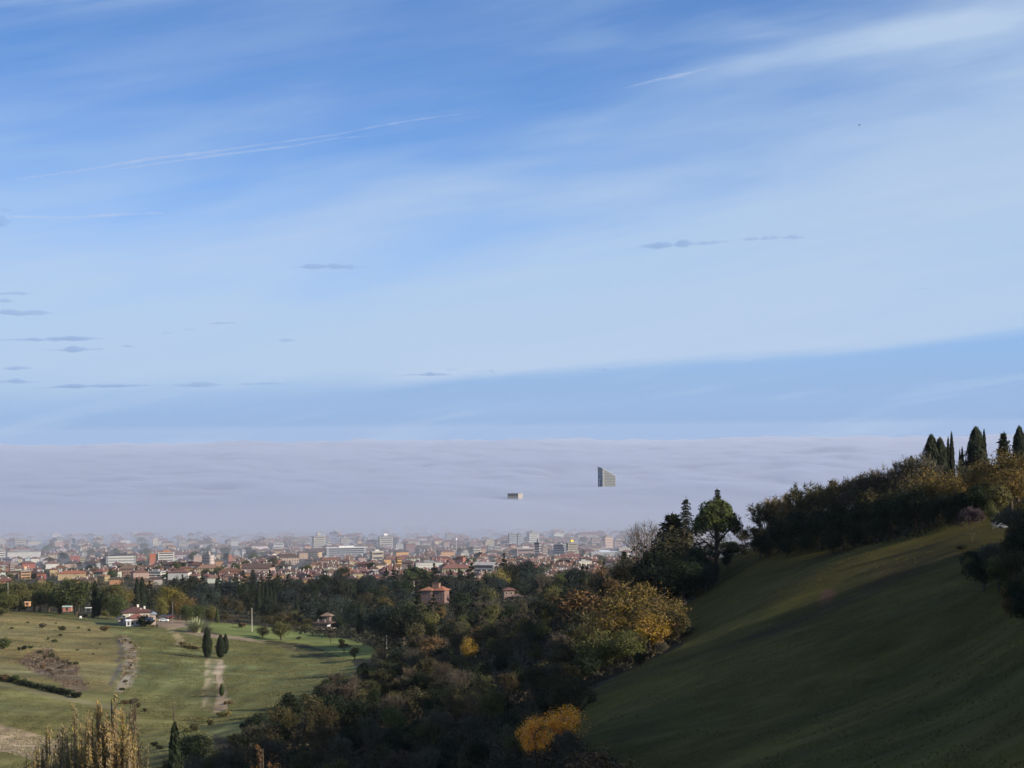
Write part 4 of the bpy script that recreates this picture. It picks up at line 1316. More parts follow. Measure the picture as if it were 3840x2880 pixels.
def town():
    taken = []
    stuff_w, stuff_r = MB(), MB()
    cand = []
    for _ in range(9000):
        px = random.uniform(-60, 2480)
        py = 2016 + 168 * random.random() ** 0.95
        if px < 950 and random.random() < 0.42:
            continue
        cand.append((px, py))
    n = 0
    for px, py in cand:
        i = random.choice([0, 1, 2, 3, 4, 5, 9, 0, 2, 1, 7, 6 if random.random() < .6 else 0, 8 if py < 2075 else 2])
        D = plain_dist(px, py); kk = D / FPX
        hw = HFOOT[i] / 2 / kk
        h = HP[i][2] + 2.5
        top = py - h / kk
        if any(px + hw > b[0] and px - hw < b[1] and top < b[3] - (b[3] - b[2]) * 0.45 and D < b[4] + 8 for b in BOXES):
            continue
        c = pix(px, py, D)
        if any((c[0] - q[0]) ** 2 + ((D - q[1]) * 0.75) ** 2 < (q[2] + HFOOT[i] * .5) ** 2 * 0.72 for q in taken):
            continue
        # a depth gap behind / in front of the named blocks
        if any(b[0] - hw < px < b[1] + hw and abs(D - b[4]) < 14 for b in BOXES):
            continue
        taken.append((c[0], D, HFOOT[i] * .5))
        yaw = math.radians(random.choice([14, 14, -18, 20, -76, 8]) + random.uniform(-9, 9))
        wc, wn = random.choice(WALLS); rc, rn = random.choice(ROOFS)
        if HK[i] == 'flat':
            rc, rn = (0.36, 0.35, 0.34), 'grey'
        e = empty('town_house', (c[0], D, PLAIN), yaw)
        sz = random.uniform(0.85, 1.15)
        e.scale = (sz, sz, random.uniform(0.85, 1.2))
        link('wall', HP[i][0], e, vary(tuple(v * .55 * (.6 + .4 * sum(wc) / 3 / max(v, .05)) for v in wc), .2)); link('roof', HP[i][1], e, vary(tuple(v * .72 for v in rc), .25))
        roofw = {'hip': 'hipped', 'gable': 'gabled', 'flat': 'flat'}[HK[i]]
        reg(e, f'{HSIZE[i]} {wn} house with {rn} {roofw} roof', 'house', 'houses of the town on the plain', (c[0], D, PLAIN + h * .6))
        n += 1
        if n >= 292:
            break
    return taken


TOWN = town()


# ---- the rest of the roofs and crowns: too many and too small to tell apart
def town_rest():
    mt, N = material('town_rest')
    a = N.n('ShaderNodeAttribute'); a.attribute_name = 'Col'
    surf(N, principled(N, a.outputs['Color'], 0.9, 0.1))
    mb, cols = MB(), []
    n = 0
    for _ in range(30000):
        px = random.uniform(-300, 2700); py = 2000 + 198 * random.random()
        if px < 950 and random.random() < .35:
            continue
        D = plain_dist(px, py); c = pix(px, py, D)
        w, d = random.uniform(9, 20), random.uniform(8, 12)
        if any((c[0] - q[0]) ** 2 + ((D - q[1]) * .8) ** 2 < (q[2] + w * .5) ** 2 * .7 for q in TOWN):
            continue
        if any(b[0] - 6 < px < b[1] + 6 and -26 < b[4] - D < 22 for b in BOXES):
            continue
        h = random.choice([5.5, 6, 6.5, 7, 8.5])
        if any(px + w / 2 * FPX / D > b[0] and px - w / 2 * FPX / D < b[1] and py - (h + 3) * FPX / D < b[3] - (b[3] - b[2]) * .4 and D < b[4] + 8 for b in BOXES):
            continue
        TOWN.append((c[0], D, w * .5))
        k, kf = len(mb.V), len(mb.F); t = MB()
        t.box(-w / 2, w / 2, -d / 2, d / 2, -.5, h); nw = len(t.V)
        t.hip(-w / 2 - .9, w / 2 + .9, -d / 2 - .9, d / 2 + .9, h, min(w, d) * .3, .2)
        ya = math.radians(random.choice([14, -18, 20, -76]) + random.uniform(-9, 9)); ca, sa = math.cos(ya), math.sin(ya)
        mb.add([(c[0] + x * ca - y * sa, D + x * sa + y * ca, PLAIN + z) for x, y, z in t.V], t.F)
        nr = len(t.V)
        for cx in ((-w * .2, w * .24) if n % 2 else (w * .1,)):
            t.box(cx - .45, cx + .45, d * .05, d * .05 + .9, h + .4, h + min(w, d) * .3 + 1.3)
        mb.V, mb.F = mb.V[:k], mb.F[:kf]
        mb.add([(c[0] + x * ca - y * sa, D + x * sa + y * ca, PLAIN + z) for x, y, z in t.V], t.F)
        wc = vary(tuple(v * .5 for v in random.choice(WALLS)[0]), .2); rc = vary(tuple(v * .65 for v in random.choice(ROOFS)[0]), .28)
        cols += [wc] * nw + [rc] * (nr - nw) + [(.46, .44, .42)] * (len(t.V) - nr)
        n += 1
        if n > 760:
            break
    me = mb.mesh('distant_houses', mt)
    at = me.color_attributes.new('Col', 'FLOAT_COLOR', 'POINT')
    at.data.foreach_set('color', np.array([(*c, 1) for c in cols], np.float32).ravel())
    tag(link('distant_houses', me), kind='stuff')
    parts = []
    for _ in range(1300):
        px = random.uniform(-300, 2700); py = 2010 + 210 * random.random() ** .8
        D = plain_dist(px, py); c = pix(px, py, D)
        if any((c[0] - q[0]) ** 2 + (D - q[1]) ** 2 < (q[2] + 2) ** 2 for q in TOWN):
            continue
        if any(b[0] - 8 < px < b[1] + 8 and -8 < b[4] - D < 40 for b in BOXES):
            continue
        r = random.uniform(2.5, 5.5); hh = random.uniform(5, 10)
        P, dd = shell(np.array([c[0], D, PLAIN + hh * .55]), np.array([r, r, hh * .5]), 90, .4)
        parts.append(quads(P, dd + rng.normal(size=P.shape) * .4, .9))
    tag(link('distant_trees', fol_mesh('distant_trees', parts), None, (0.045, 0.048, 0.026)), kind='stuff')


town_rest()
# ------------------------------------------------------------------ houses among the fields and woods
def site(name, px, py, D, yaw_deg, label, cat='house'):
    c = pix(px, py, D)
    z = tz(c[0], D)
    return tag(empty(name, (c[0], D, c[2]), math.radians(yaw_deg)), label, cat)


def window(e, x, y, z, w=1.0, h=1.4, face='front', frame=True):
    """frame with a dark pane, standing just proud of a wall"""
    if face == 'front':
        f = MB().box(x - w / 2 - .12, x + w / 2 + .12, y - .06, y - .003, z - .12, z + h + .12).build('window', M_WALL, e, (0.5, 0.46, 0.40))
        MB().box(x - w / 2, x + w / 2, y - .09, y - .063, z, z + h).build('pane', M_GLASS, f)
    else:
        s = 1 if face == 'right' else -1
        a, b, c2, d2 = sorted((x + s * .003, x + s * .06)) + sorted((x + s * .063, x + s * .09))
        f = MB().box(a, b, y - w / 2 - .12, y + w / 2 + .12, z - .12, z + h + .12).build('window', M_WALL, e, (0.5, 0.46, 0.40))
        MB().box(c2, d2, y - w / 2, y + w / 2, z, z + h).build('pane', M_GLASS, f)


def chimney(roof, x, y, z0, z1, w=.7, col=(0.75, 0.72, 0.66)):
    MB().box(x - w / 2, x + w / 2, y - w / 2, y + w / 2, z0, z1).box(x - w / 2 - .12, x + w / 2 + .12, y - w / 2 - .12, y + w / 2 + .12, z1 + .003, z1 + .18).build('chimney', M_WALL, roof, col)


def farmhouse():
    e = site('farmhouse', 512, 2350, 1030, 12, 'cream farmhouse with dark red hipped roofs beside the parked cars')
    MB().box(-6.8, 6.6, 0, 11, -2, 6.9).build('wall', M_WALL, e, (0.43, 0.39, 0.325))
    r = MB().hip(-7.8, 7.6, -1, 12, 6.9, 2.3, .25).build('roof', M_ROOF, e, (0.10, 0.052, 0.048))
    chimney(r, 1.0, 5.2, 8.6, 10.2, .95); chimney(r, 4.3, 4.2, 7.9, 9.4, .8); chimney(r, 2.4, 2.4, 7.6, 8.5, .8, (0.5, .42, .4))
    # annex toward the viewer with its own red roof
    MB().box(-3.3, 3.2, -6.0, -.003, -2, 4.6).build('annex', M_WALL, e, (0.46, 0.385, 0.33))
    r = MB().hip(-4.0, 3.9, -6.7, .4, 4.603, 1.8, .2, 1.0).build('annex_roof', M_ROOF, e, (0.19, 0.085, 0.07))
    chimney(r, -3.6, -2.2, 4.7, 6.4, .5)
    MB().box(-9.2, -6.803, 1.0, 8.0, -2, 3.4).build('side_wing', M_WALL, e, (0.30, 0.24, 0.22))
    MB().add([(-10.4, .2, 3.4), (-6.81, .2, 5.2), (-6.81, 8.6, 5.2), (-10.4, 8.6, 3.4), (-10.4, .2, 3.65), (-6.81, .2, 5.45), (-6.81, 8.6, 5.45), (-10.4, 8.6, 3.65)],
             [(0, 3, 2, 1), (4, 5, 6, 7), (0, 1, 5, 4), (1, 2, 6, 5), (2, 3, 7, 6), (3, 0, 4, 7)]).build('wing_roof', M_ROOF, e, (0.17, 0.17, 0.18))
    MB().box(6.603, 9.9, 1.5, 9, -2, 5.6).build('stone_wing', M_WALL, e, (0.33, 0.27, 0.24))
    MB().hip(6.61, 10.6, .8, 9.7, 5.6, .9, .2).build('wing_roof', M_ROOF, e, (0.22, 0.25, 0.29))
    for x in (-2.3, .0, 2.2):
        window(e, x, -6.0, 1.6, .9, 1.4)
    for x, z in ((5.2, 4.4), (5.2, 1.6), (3.9, 1.6)):
        window(e, x, 0, z, .8, 1.5)
    window(e, -6.8, -0.003, 4.6, .9, 1.2)
    MB().box(-3.2, 3.2, -8.2, -6.02, .9, 1.15).build('awning', M_WALL, e, (.45, .44, .42))
    e.scale = (.9, .9, .95)
    LANDMARKS.append(('the cream farmhouse', 512, 2300))
    BOXES.append((470, 560, 2240, 2350, 1030, 0.8))


def red_villa():
    e = site('red_villa', 1207, 2384, 1068, -14, 'red villa with a roof turret half hidden in the dark wood')
    MB().box(-5.4, 5.4, 0, 9, -2, 3.3).build('wall', M_WALL, e, (0.209, 0.061, 0.055))  # villa colours darkened to stand in for the shade of the trees
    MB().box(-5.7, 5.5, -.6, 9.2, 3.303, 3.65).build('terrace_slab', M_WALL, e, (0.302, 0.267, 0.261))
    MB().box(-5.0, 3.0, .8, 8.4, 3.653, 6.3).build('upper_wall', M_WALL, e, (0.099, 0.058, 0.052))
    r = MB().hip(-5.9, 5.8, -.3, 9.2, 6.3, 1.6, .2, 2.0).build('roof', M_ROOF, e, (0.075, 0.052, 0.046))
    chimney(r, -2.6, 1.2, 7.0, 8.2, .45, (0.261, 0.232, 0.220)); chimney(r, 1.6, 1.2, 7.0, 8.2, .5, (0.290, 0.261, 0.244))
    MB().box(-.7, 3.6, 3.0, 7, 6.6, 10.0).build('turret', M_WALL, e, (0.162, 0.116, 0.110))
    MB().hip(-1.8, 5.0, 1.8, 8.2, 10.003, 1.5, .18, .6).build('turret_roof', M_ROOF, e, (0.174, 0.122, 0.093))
    window(e, 2.2, 3.0, 8.5, .6, .9)
    for x in (-3.6, -1.9, 0.0, 2.0):
        window(e, x, .8, 4.7, 1.0, 1.0)
    for x in (-4.4, -1.7, .9, 3.6):
        window(e, x, 0, .9, .9, 1.5)
    MB().add([(3.3, -.5, 4.9), (5.3, -.5, 4.9), (5.2, .7, 6.2), (3.7, .7, 6.2), (3.3, -.5, 4.98), (5.3, -.5, 4.98), (5.2, .7, 6.28), (3.7, .7, 6.28)],
             [(0, 3, 2, 1), (4, 5, 6, 7), (0, 1, 5, 4), (1, 2, 6, 5), (2, 3, 7, 6), (3, 0, 4, 7)]).build('awning', M_WHITE, e)
    MB().box(-1, 7, -2.2, -1.9, -2.0, .25).build('garden_wall', M_WALL, e, (0.360, 0.348, 0.319))
    e.scale = (.82, .82, .92)
    LANDMARKS.append(('the red villa', 1207, 2330))
    BOXES.append((1165, 1258, 2285, 2384, 1068, 0.8))


def pink_villa():
    e = site('pink_villa', 1622, 2262, 1380, -20, 'pink two winged villa with sunlit tile roofs deep in the wood')
    W_ = (0.178, 0.112, 0.099)  # wing colour lowered, tree shade on the front is painted in
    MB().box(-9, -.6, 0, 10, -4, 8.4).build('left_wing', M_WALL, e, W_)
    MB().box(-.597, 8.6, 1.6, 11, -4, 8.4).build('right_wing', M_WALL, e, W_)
    MB().hip(-10, .4, -1, 11, 8.4, 2.2, .25).build('roof', M_ROOF, e, (0.264, 0.125, 0.079))
    MB().hip(.41, 9.6, .6, 12, 8.4, 2.4, .25).build('roof', M_ROOF, e, (0.264, 0.112, 0.073))
    MB().box(-2.2, 3.2, 4.5, 8, 8.7, 13.0).build('roof_tower', M_WALL, e, (0.238, 0.145, 0.106))
    MB().box(-2.4, 3.4, 4.3, 8.2, 13.003, 13.3).build('tower_cap', M_ROOF, e, (0.132, 0.079, 0.066))
    for x in (-7.2, -4.8, -2.4):
        for z in (5.6, 2.4):
            window(e, x, 0, z, .9, 1.5)
    for x in (1.6, 4.2, 6.6):
        for z in (5.6, 2.4):
            window(e, x, 1.6, z, .9, 1.5)
    e.scale = (.86, .86, .92)
    LANDMARKS.append(('the pink villa', 1622, 2225))
    BOXES.append((1560, 1680, 2170, 2250, 1380, 0.75))


def turret_villa():
    e = site('turret_villa', 1922, 2272, 1330, 6, 'small brown villa with a square turret and a curved porch roof')
    MB().box(-5.5, 6, 1, 9, -4, 5.2).build('wall', M_WALL, e, (0.216, 0.150, 0.126))
    MB().box(-5.0, 1.2, -.5, 5.6, -4, 9.4).build('turret', M_WALL, e, (0.216, 0.156, 0.132))
    MB().hip(-6, 2.2, -1.5, 6.6, 9.403, 1.4, .2, .4).build('turret_roof', M_ROOF, e, (0.132, 0.066, 0.054))
    n = 10
    mb = MB(); v = []; f = []
    for i in range(n + 1):
        a = math.pi * (1 + i / n)
        v.append((2.4 + 5.6 * math.cos(a), 1.0 + 4.2 * math.sin(a), 5.4)); 
    v.append((2.4, 1.0, 7.2))
    f = [(i, i + 1, n + 1) for i in range(n)] + [tuple(reversed(range(n + 1))), (0, n + 1, n)]
    mb.add(v, f).build('porch_roof', M_ROOF, e, (0.108, 0.078, 0.078))
    for x in (-3.6, -.6):
        window(e, x, -.5, 7.0, 1.0, 1.3)
    window(e, 4, 1, 2.2, 1, 1.4)
    LANDMARKS.append(('the turret villa', 1922, 2225))
    BOXES.append((1882, 1965, 2195, 2250, 1330, 0.7))


def car(px, py, D, yaw, col, label):
    c = pix(px, py, D)
    z = tz(c[0], D)
    e = tag(empty('parked_car', (c[0], D, max(c[2], z)), math.radians(yaw)), label, 'car', 'cars parked by the farmhouse')
    side = [(-2.05, .35), (2.05, .35), (2.1, .7), (1.95, .92), (1.05, 1.0), (.45, 1.46), (-1.15, 1.5), (-1.85, 1.05), (-2.08, .95)]
    MB().prism(side, -.85, .85).build('body', M_CAR, e, col)
    MB().prism([(.92, 1.02), (.42, 1.40), (-1.05, 1.43), (-1.62, 1.06)], -.868, -.853).prism([(.92, 1.02), (.42, 1.40), (-1.05, 1.43), (-1.62, 1.06)], .853, .868).build('side_windows', M_GLASS, e)
    MB().add([(1.12, -.72, 1.03), (1.12, .72, 1.03), (.52, .66, 1.47), (.52, -.66, 1.47)], [(0, 1, 2, 3)]).build('windscreen', M_GLASS, e)
    for x in (-1.3, 1.32):
        for y in (-.80, .80):
            w = MB().tube([(x, y - .1, .33), (x, y + .1, .33)], [.33, .33], 14).build('wheel', M_RUBBER, e)
            MB().tube([(x, y - .112, .33), (x, y + .112, .33)], [.19, .19], 10).build('rim', M_METAL, w)
    for y in (-.6, .6):
        MB().box(2.04, 2.12, y - .2, y + .2, .66, .84).build('headlight', M_WHITE, e)
    return e


farmhouse(); red_villa(); pink_villa(); turret_villa()
car(560, 2329, 1010, -8, (0.02, 0.03, 0.07), 'dark blue car parked right beside the farmhouse')
car(615, 2331, 1008, -10, (0.80, 0.80, 0.78), 'white car parked in the farmyard in full sun')
car(613, 2318, 1040, -170, (0.05, 0.05, 0.055), 'black car parked behind the white one')
car(640, 2318, 1038, -160, (0.09, 0.02, 0.02), 'dark red car half in shade at the yard edge')
LANDMARKS.append(('the white car', 615, 2330))


def pole(px, py, D, h, label, cat='pole', arm=False):
    c = pix(px, py, D); z = tz(c[0], D)
    e = tag(empty('lamp_post' if arm else 'utility_pole', (c[0], D, z)), label, cat)
    top = c[2] + h - z
    MB().tube([(0, 0, -.3), (0, 0, top * .5), (0, 0, top)], [.08, .07, .06] if arm else [.16, .13, .09], 8).build('pole', M_METAL if arm else M_POLE, e)
    MB().box(-.28, .28, -.05, .05, top - .55, top - .42).build('cross_arm', M_METAL, e)


M_POLE = m_plain('pale_concrete', (0.48, 0.45, 0.39), 0.8, 0.1, 0, 0.06)
pole(945, 2350, 1010, 8.6, 'tall pale utility pole standing on the bright lawn')
pole(1450, 2440, 900, 8.2, 'pale utility pole rising from the shaded wood edge')
pole(30, 2215, 1116, 4.2, 'pale pole among the trees at the far left')
pole(647, 2285, 1040, 3.4, 'thin grey pole under the large yellow tree', arm=True)
LANDMARKS += [('the pole on the lawn', 945, 2315), ('the pole at the wood edge', 1450, 2395)]


def hut(px, py, D, w, h, d, wall, roofc, label, yaw=0, kind='garden_hut', rt='gable', openp=False):
    c = pix(px, py, D); z = max(tz(c[0], D), c[2] - 1.0)
    e = tag(empty(kind, (c[0], D, z), math.radians(yaw)), label, 'shelter' if openp else 'hut')
    if openp:
        for x in (-w / 2 + .1, w / 2 - .1):
            for y in (0.1, d - .1):
                MB().box(x - .06, x + .06, y - .06, y + .06, -.3, h).build('post', M_METAL, e)
        MB().box(-w / 2 - .2, w / 2 + .2, -.2, d + .2, h + .003, h + .22).build('roof', M_WHITE, e)
    else:
        MB().box(-w / 2, w / 2, 0, d, -.6, h).build('wall', M_WALL, e, wall)
        MB().gable(-w / 2 - .3, w / 2 + .3, -.35, d + .35, h - .05, h * .3, .14).build('roof', M_ROOF, e, roofc)
        MB().box(-.45, .45, -.06, -.003, -.2, h * .8).build('door', M_DARK, e)


hut(102, 2261, 1080, 2.4, 1.2, 2.4, (0.50, 0.28, 0.14), (0.55, 0.34, 0.2), 'small orange hut at the foot of the left trees')
hut(251, 2281, 1075, 4.2, 1.6, 3, (0.35, 0.16, 0.12), (0.34, 0.42, 0.36), 'garden stall with a pale green roof under the largest tree')
hut(330, 2285, 1075, 2.6, 1.6, 2, WHITE, WHITE, 'white open pavilion roof on thin posts by the trees', kind='pavilion', openp=True)
hut(482, 2335, 1012, 2.1, 1.8, 2, (0.50, 0.50, 0.52), (0.6, 0.6, 0.62), 'little grey shed with an open door below the farmhouse', yaw=14)
LANDMARKS += [('the orange hut', 102, 2256), ('the white pavilion', 330, 2278), ('the little grey shed', 485, 2330)]
p = pix(302, 2286, 1074)
e = tag(empty('garden_chair', (p[0], 1074, tz(p[0], 1074))), 'white garden chair on the lawn left of the white pavilion', 'chair')
MB().box(-.5, .5, -.4, .4, .45, .52).build('seat', M_WHITE, e); MB().box(-.5, .5, .35, .42, .53, 1.3).build('backrest', M_WHITE, e)
for x in (-.42, .42):
    for y in (-.33, .33):
        MB().box(x - .05, x + .05, y - .05, y + .05, -.2, .447).build('leg', M_WHITE, e)

# boulders by the corner of the shaded slope
for px, py, r, lab in ((2577, 2262, 1.1, 'low boulder at the corner of the shaded slope'), (2597, 2250, 1.3, 'larger grey boulder behind the low one by the slope'), (2555, 2275, .8, 'smallest boulder under the dark trees by the slope')):
    x, y, z = on_ground(px, py)
    th = np.linspace(0, math.pi, 9); ph = np.linspace(0, 2 * math.pi, 15)[:-1]
    T, P_ = np.meshgrid(th, ph, indexing='ij')
    rr = r * (0.8 + 0.5 * vnoise(P_ * 1.3 + px, T * 2.1) + .3 * vnoise(P_ * 3, T * 4 + px))
    V = np.stack([np.sin(T) * np.cos(P_) * rr * 1.3, np.sin(T) * np.sin(P_) * rr, np.cos(T) * rr * .75], -1).reshape(-1, 3)
    i = np.arange(9 * 14).reshape(9, 14); j = np.roll(i, -1, 1)
    F = np.stack([i[:-1], i[1:], j[1:], j[:-1]], -1).reshape(-1, 4)
    tag(link('boulder', mesh_np('boulder', V, F, M_STONE), None, (0.07, 0.065, 0.055), (x, y, z + r * .1)), lab, 'boulder')

# a bird on the wing, high on the right
pb = pix(3223, 468, 900)
e = tag(empty('bird', tuple(pb)), 'tiny dark bird in flight high in the pale sky on the right', 'bird')
V, F = [], []
mb = MB().tube([(-.62, 0, 0), (-.45, 0, 0), (-.1, 0, .02), (.18, 0, .03), (.34, 0, .06), (.44, 0, .05), (.52, 0, .03)], [.05, .05, .12, .13, .08, .075, .015], 8)
mb.add([(-.42, -.06, .01), (-.42, .06, .01), (-.78, .14, .0), (-.78, -.14, .0), (-.42, 0, -.03)], [(0, 1, 2, 3), (0, 4, 1), (1, 4, 2), (2, 4, 3), (3, 4, 0)])
mb.build('body', M_DARK, e)
for s in (1, -1):
    w = [(.2, s * .09, .05), (-.16, s * .09, .05), (-.22, s * .5, -.06), (-.1, s * .92, -.24), (.02, s * .95, -.25), (.2, s * .5, -.05)]
    w2 = [(x, y, z + .02) for x, y, z in w]
    MB().add(w + w2, [tuple(range(6)), tuple(reversed(range(6, 12)))] + [(i, i + 6, (i + 1) % 6 + 6, (i + 1) % 6) for i in range(6)]).build('wing', M_DARK, e)
# ------------------------------------------------------------------ trees set one by one
LANDMARKS += [('the lone cypress', 775, 2410), ('the twin cypress', 830, 2420), ('the umbrella pine', 2688, 1950), ('the reed fountain', 740, 2345), ('the golden poplars', 400, 2780),
              ('the two yellow trees', 2080, 2690), ('the crest cypresses', 3530, 1720), ('the right crest', 3760, 1700), ('the white path', 3745, 1965), ('the boulders', 2577, 2262), ('the bare fan tree', 2420, 2030),
              ('the sown field', 620, 2470), ('the dry meadow', 200, 2400), ('the stubble strip', 130, 2780), ('the shaded slope', 2900, 2350), ('the big oak', 285, 2220), ('the large yellow tree', 640, 2235)]
# lone field cypresses
x, y, z = on_ground(777, 2470, 500, 1000)
tree('plumpcypress', x, y, 12.2, DKGREEN, label='tallest plump cypress standing alone on the sown field', wide=1.0, variant=0)
x, y, z = on_ground(827, 2470, 500, 1000)
tree('plumpcypress', x, y, 9.4, DKGREEN, label='shorter cypress, front one of the twin pair on the field', wide=1.25, variant=1)
x, y, z = on_ground(846, 2455, 500, 1000)
tree('plumpcypress', x, y, 8.4, DKGREEN, label='thin cypress leaning on the shorter one behind the pair', wide=0.95, variant=0)
x, y, z = on_ground(831, 2612, 450, 900)
tree('plumpcypress', x, y, 4.2, vary(GREEN), label='small young cypress at the foot of the tan track', wide=1.3)
x, y, z = on_ground(738, 2372, 500, 1150)
tree('reed', x, y, 6.6, (0.26, 0.28, 0.15), label='large fountain of pale reeds beside the lane', bark=(0.3, .24, .14), wide=1.35)
for k, (px, py) in enumerate(((698, 2428), (712, 2431), (727, 2434), (742, 2437), (684, 2423))):
    x, y, z = on_ground(px, py, 500, 1100)
    tree('weed', x, y, 2.0, [TAN, (0.2, .16, .08), TAN, (0.2, .16, .08), BROWN][k], desc=['tan grass tussock', 'pale grass tussock', 'tan grass tussock', 'pale grass tussock', 'brown grass tussock'][k], group='tussock row above the field', wide=1.6)

# golden poplars, lower left
for px, py, D, w, c in ((135, 2732, 352, 1.0, TAN), (185, 2677, 350, 1.1, TAN), (235, 2702, 356, 1.1, GREY), (285, 2582, 345, 1.15, TAN), (325, 2622, 352, 1.2, TAN), (365, 2602, 340, 1.2, GOLD), (418, 2547, 338, 1.2, TAN), (455, 2592, 344, 1.15, GOLD), (492, 2612, 350, .9, GREY), (120, 2772, 340, 1.0, TAN)):
    col = (0.27, 0.205, 0.085) if c is TAN else (0.28, 0.20, 0.07) if c is GOLD else (0.17, 0.14, 0.085)
    tree_px('poplar', px, py, D, vary(col, .1), desc={id(TAN): 'tan brush like poplar', id(GREY): 'thinned grey poplar', id(GOLD): 'golden brush like poplar'}[id(c)], group='golden poplars in the lower left corner', wide=w, bark=(0.17, .13, .09))
tree_px('poplar', 505, 2600, 600, (0.15, 0.10, 0.06), desc='thin leafless poplar', group='thin saplings behind the poplars', wide=.35)
tree_px('poplar', 652, 2590, 560, (0.26, 0.22, 0.15), label='single thin sapling rising over the dark spire cypress', wide=.15)
tree_px('spirecypress', 655, 2718, 330, DKGREEN, label='dark spire cypress at the bottom edge right of the poplars', wide=.75)
tree_px('poplar', 985, 2745, 300, (0.14, 0.075, 0.03), label='slim orange poplar in the shaded wood at the bottom', wide=1.5)

# left belt behind the farmhouse
for kind, px, py, D, c, w in (('round', 18, 2164, 1125, GREEN, 1), ('round', 70, 2172, 1120, OLIVE, .9), ('round', 30, 2208, 1095, OLIVE, 1.1), ('round', 128, 2172, 1130, OLIVE, 1), ('round', 182, 2162, 1135, OLIVE, 1),
                              ('tall', 150, 2195, 1110, GREEN, 1.1), ('round', 285, 2154, 1100, GREEN, 1.25), ('round', 225, 2200, 1110, GREEN, 1), ('spirecypress', 356, 2180, 1100, DKGREEN, 1.1), ('spirecypress', 366, 2205, 1098, DKGREEN, 1),
                              ('tall', 386, 2178, 1150, OLIVE, 1), ('round', 425, 2176, 1140, OLIVE, .9), ('golden', 456, 2186, 1170, GOLD, .9), ('tall', 405, 2215, 1095, GREEN, 1), ('round', 440, 2220, 1080, GREEN, .8),
                              ('spirecypress', 513, 2170, 1330, DKGREEN, 1), ('spirecypress', 533, 2165, 1335, DKGREEN, 1.1), ('autumn', 384, 2158, 1500, GREY, 1.1), ('cedar', 560, 2180, 1350, DKGREEN, 1.1),
                              ('golden', 640, 2186, 1135, (0.15, 0.125, 0.028), 1.15), ('golden', 672, 2215, 1130, GOLD, .9), ('golden', 608, 2232, 1100, (0.13, .11, .03), .7), ('autumn', 706, 2222, 1180, RUST, 1), ('round', 700, 2262, 1075, GREEN, 1),
                              ('round', 745, 2255, 1100, GREEN, .9), ('round', 735, 2205, 1300, BLUEGREEN, 1), ('round', 790, 2262, 1080, OLIVE, .8), ('spirecypress', 815, 2278, 1070, GREEN, 1.3), ('shrub', 560, 2318, 1030, DKGREEN, 1.4), ('shrub', 545, 2300, 1022, DKGREEN, 1.1)):
    nm = {id(v): n for v, n in COLNAME}.get(id(c), 'yellow')
    tree_px(kind, px, py, D, vary(c, .12), desc=f'{nm} {NAMES[kind][1].replace("dark ", "")}', group='trees around the farmhouse', wide=w)
# trees along the lane and the bright lawn
for kind, px, py, hpx, D, c, w in (('twiggy', 872, 2305, 62, 1040, GREY, 1.1), ('shrub', 905, 2330, 40, 1025, RUST, 1.2), ('round', 985, 2345, 50, 985, BROWN, 1.3), ('round', 1053, 2318, 95, 975, OLIVE, 1.0), ('twiggy', 1105, 2325, 70, 1020, BROWN, 1.2),
                                  ('round', 1150, 2335, 50, 1040, OLIVE, 1.3), ('shrub', 1120, 2385, 22, 985, GREY, 1.5), ('twiggy', 1240, 2385, 62, 960, GREY, 1.2), ('shrub', 1282, 2400, 40, 955, GREEN, 1.0), ('twiggy', 1290, 2440, 70, 900, TAN, 1.4),
                                  ('autumn', 1330, 2430, 90, 860, BROWN, 1.2), ('autumn', 845, 2285, 60, 1080, BROWN, 1.2), ('autumn', 1000, 2300, 70, 1070, BROWN, 1.4), ('autumn', 1050, 2290, 70, 1090, BROWN, 1.4), ('shrub', 1180, 2365, 30, 1060, GREEN, 1.6), ('shrub', 1215, 2385, 22, 1080, GREY, 1.6)):
    nm = cname(c)
    tree_px(kind, px, py, D, vary(c, .12), h=hpx * D / FPX, desc=f'{nm} {NAMES[kind][1]}', group='bushes along the lane', wide=w)

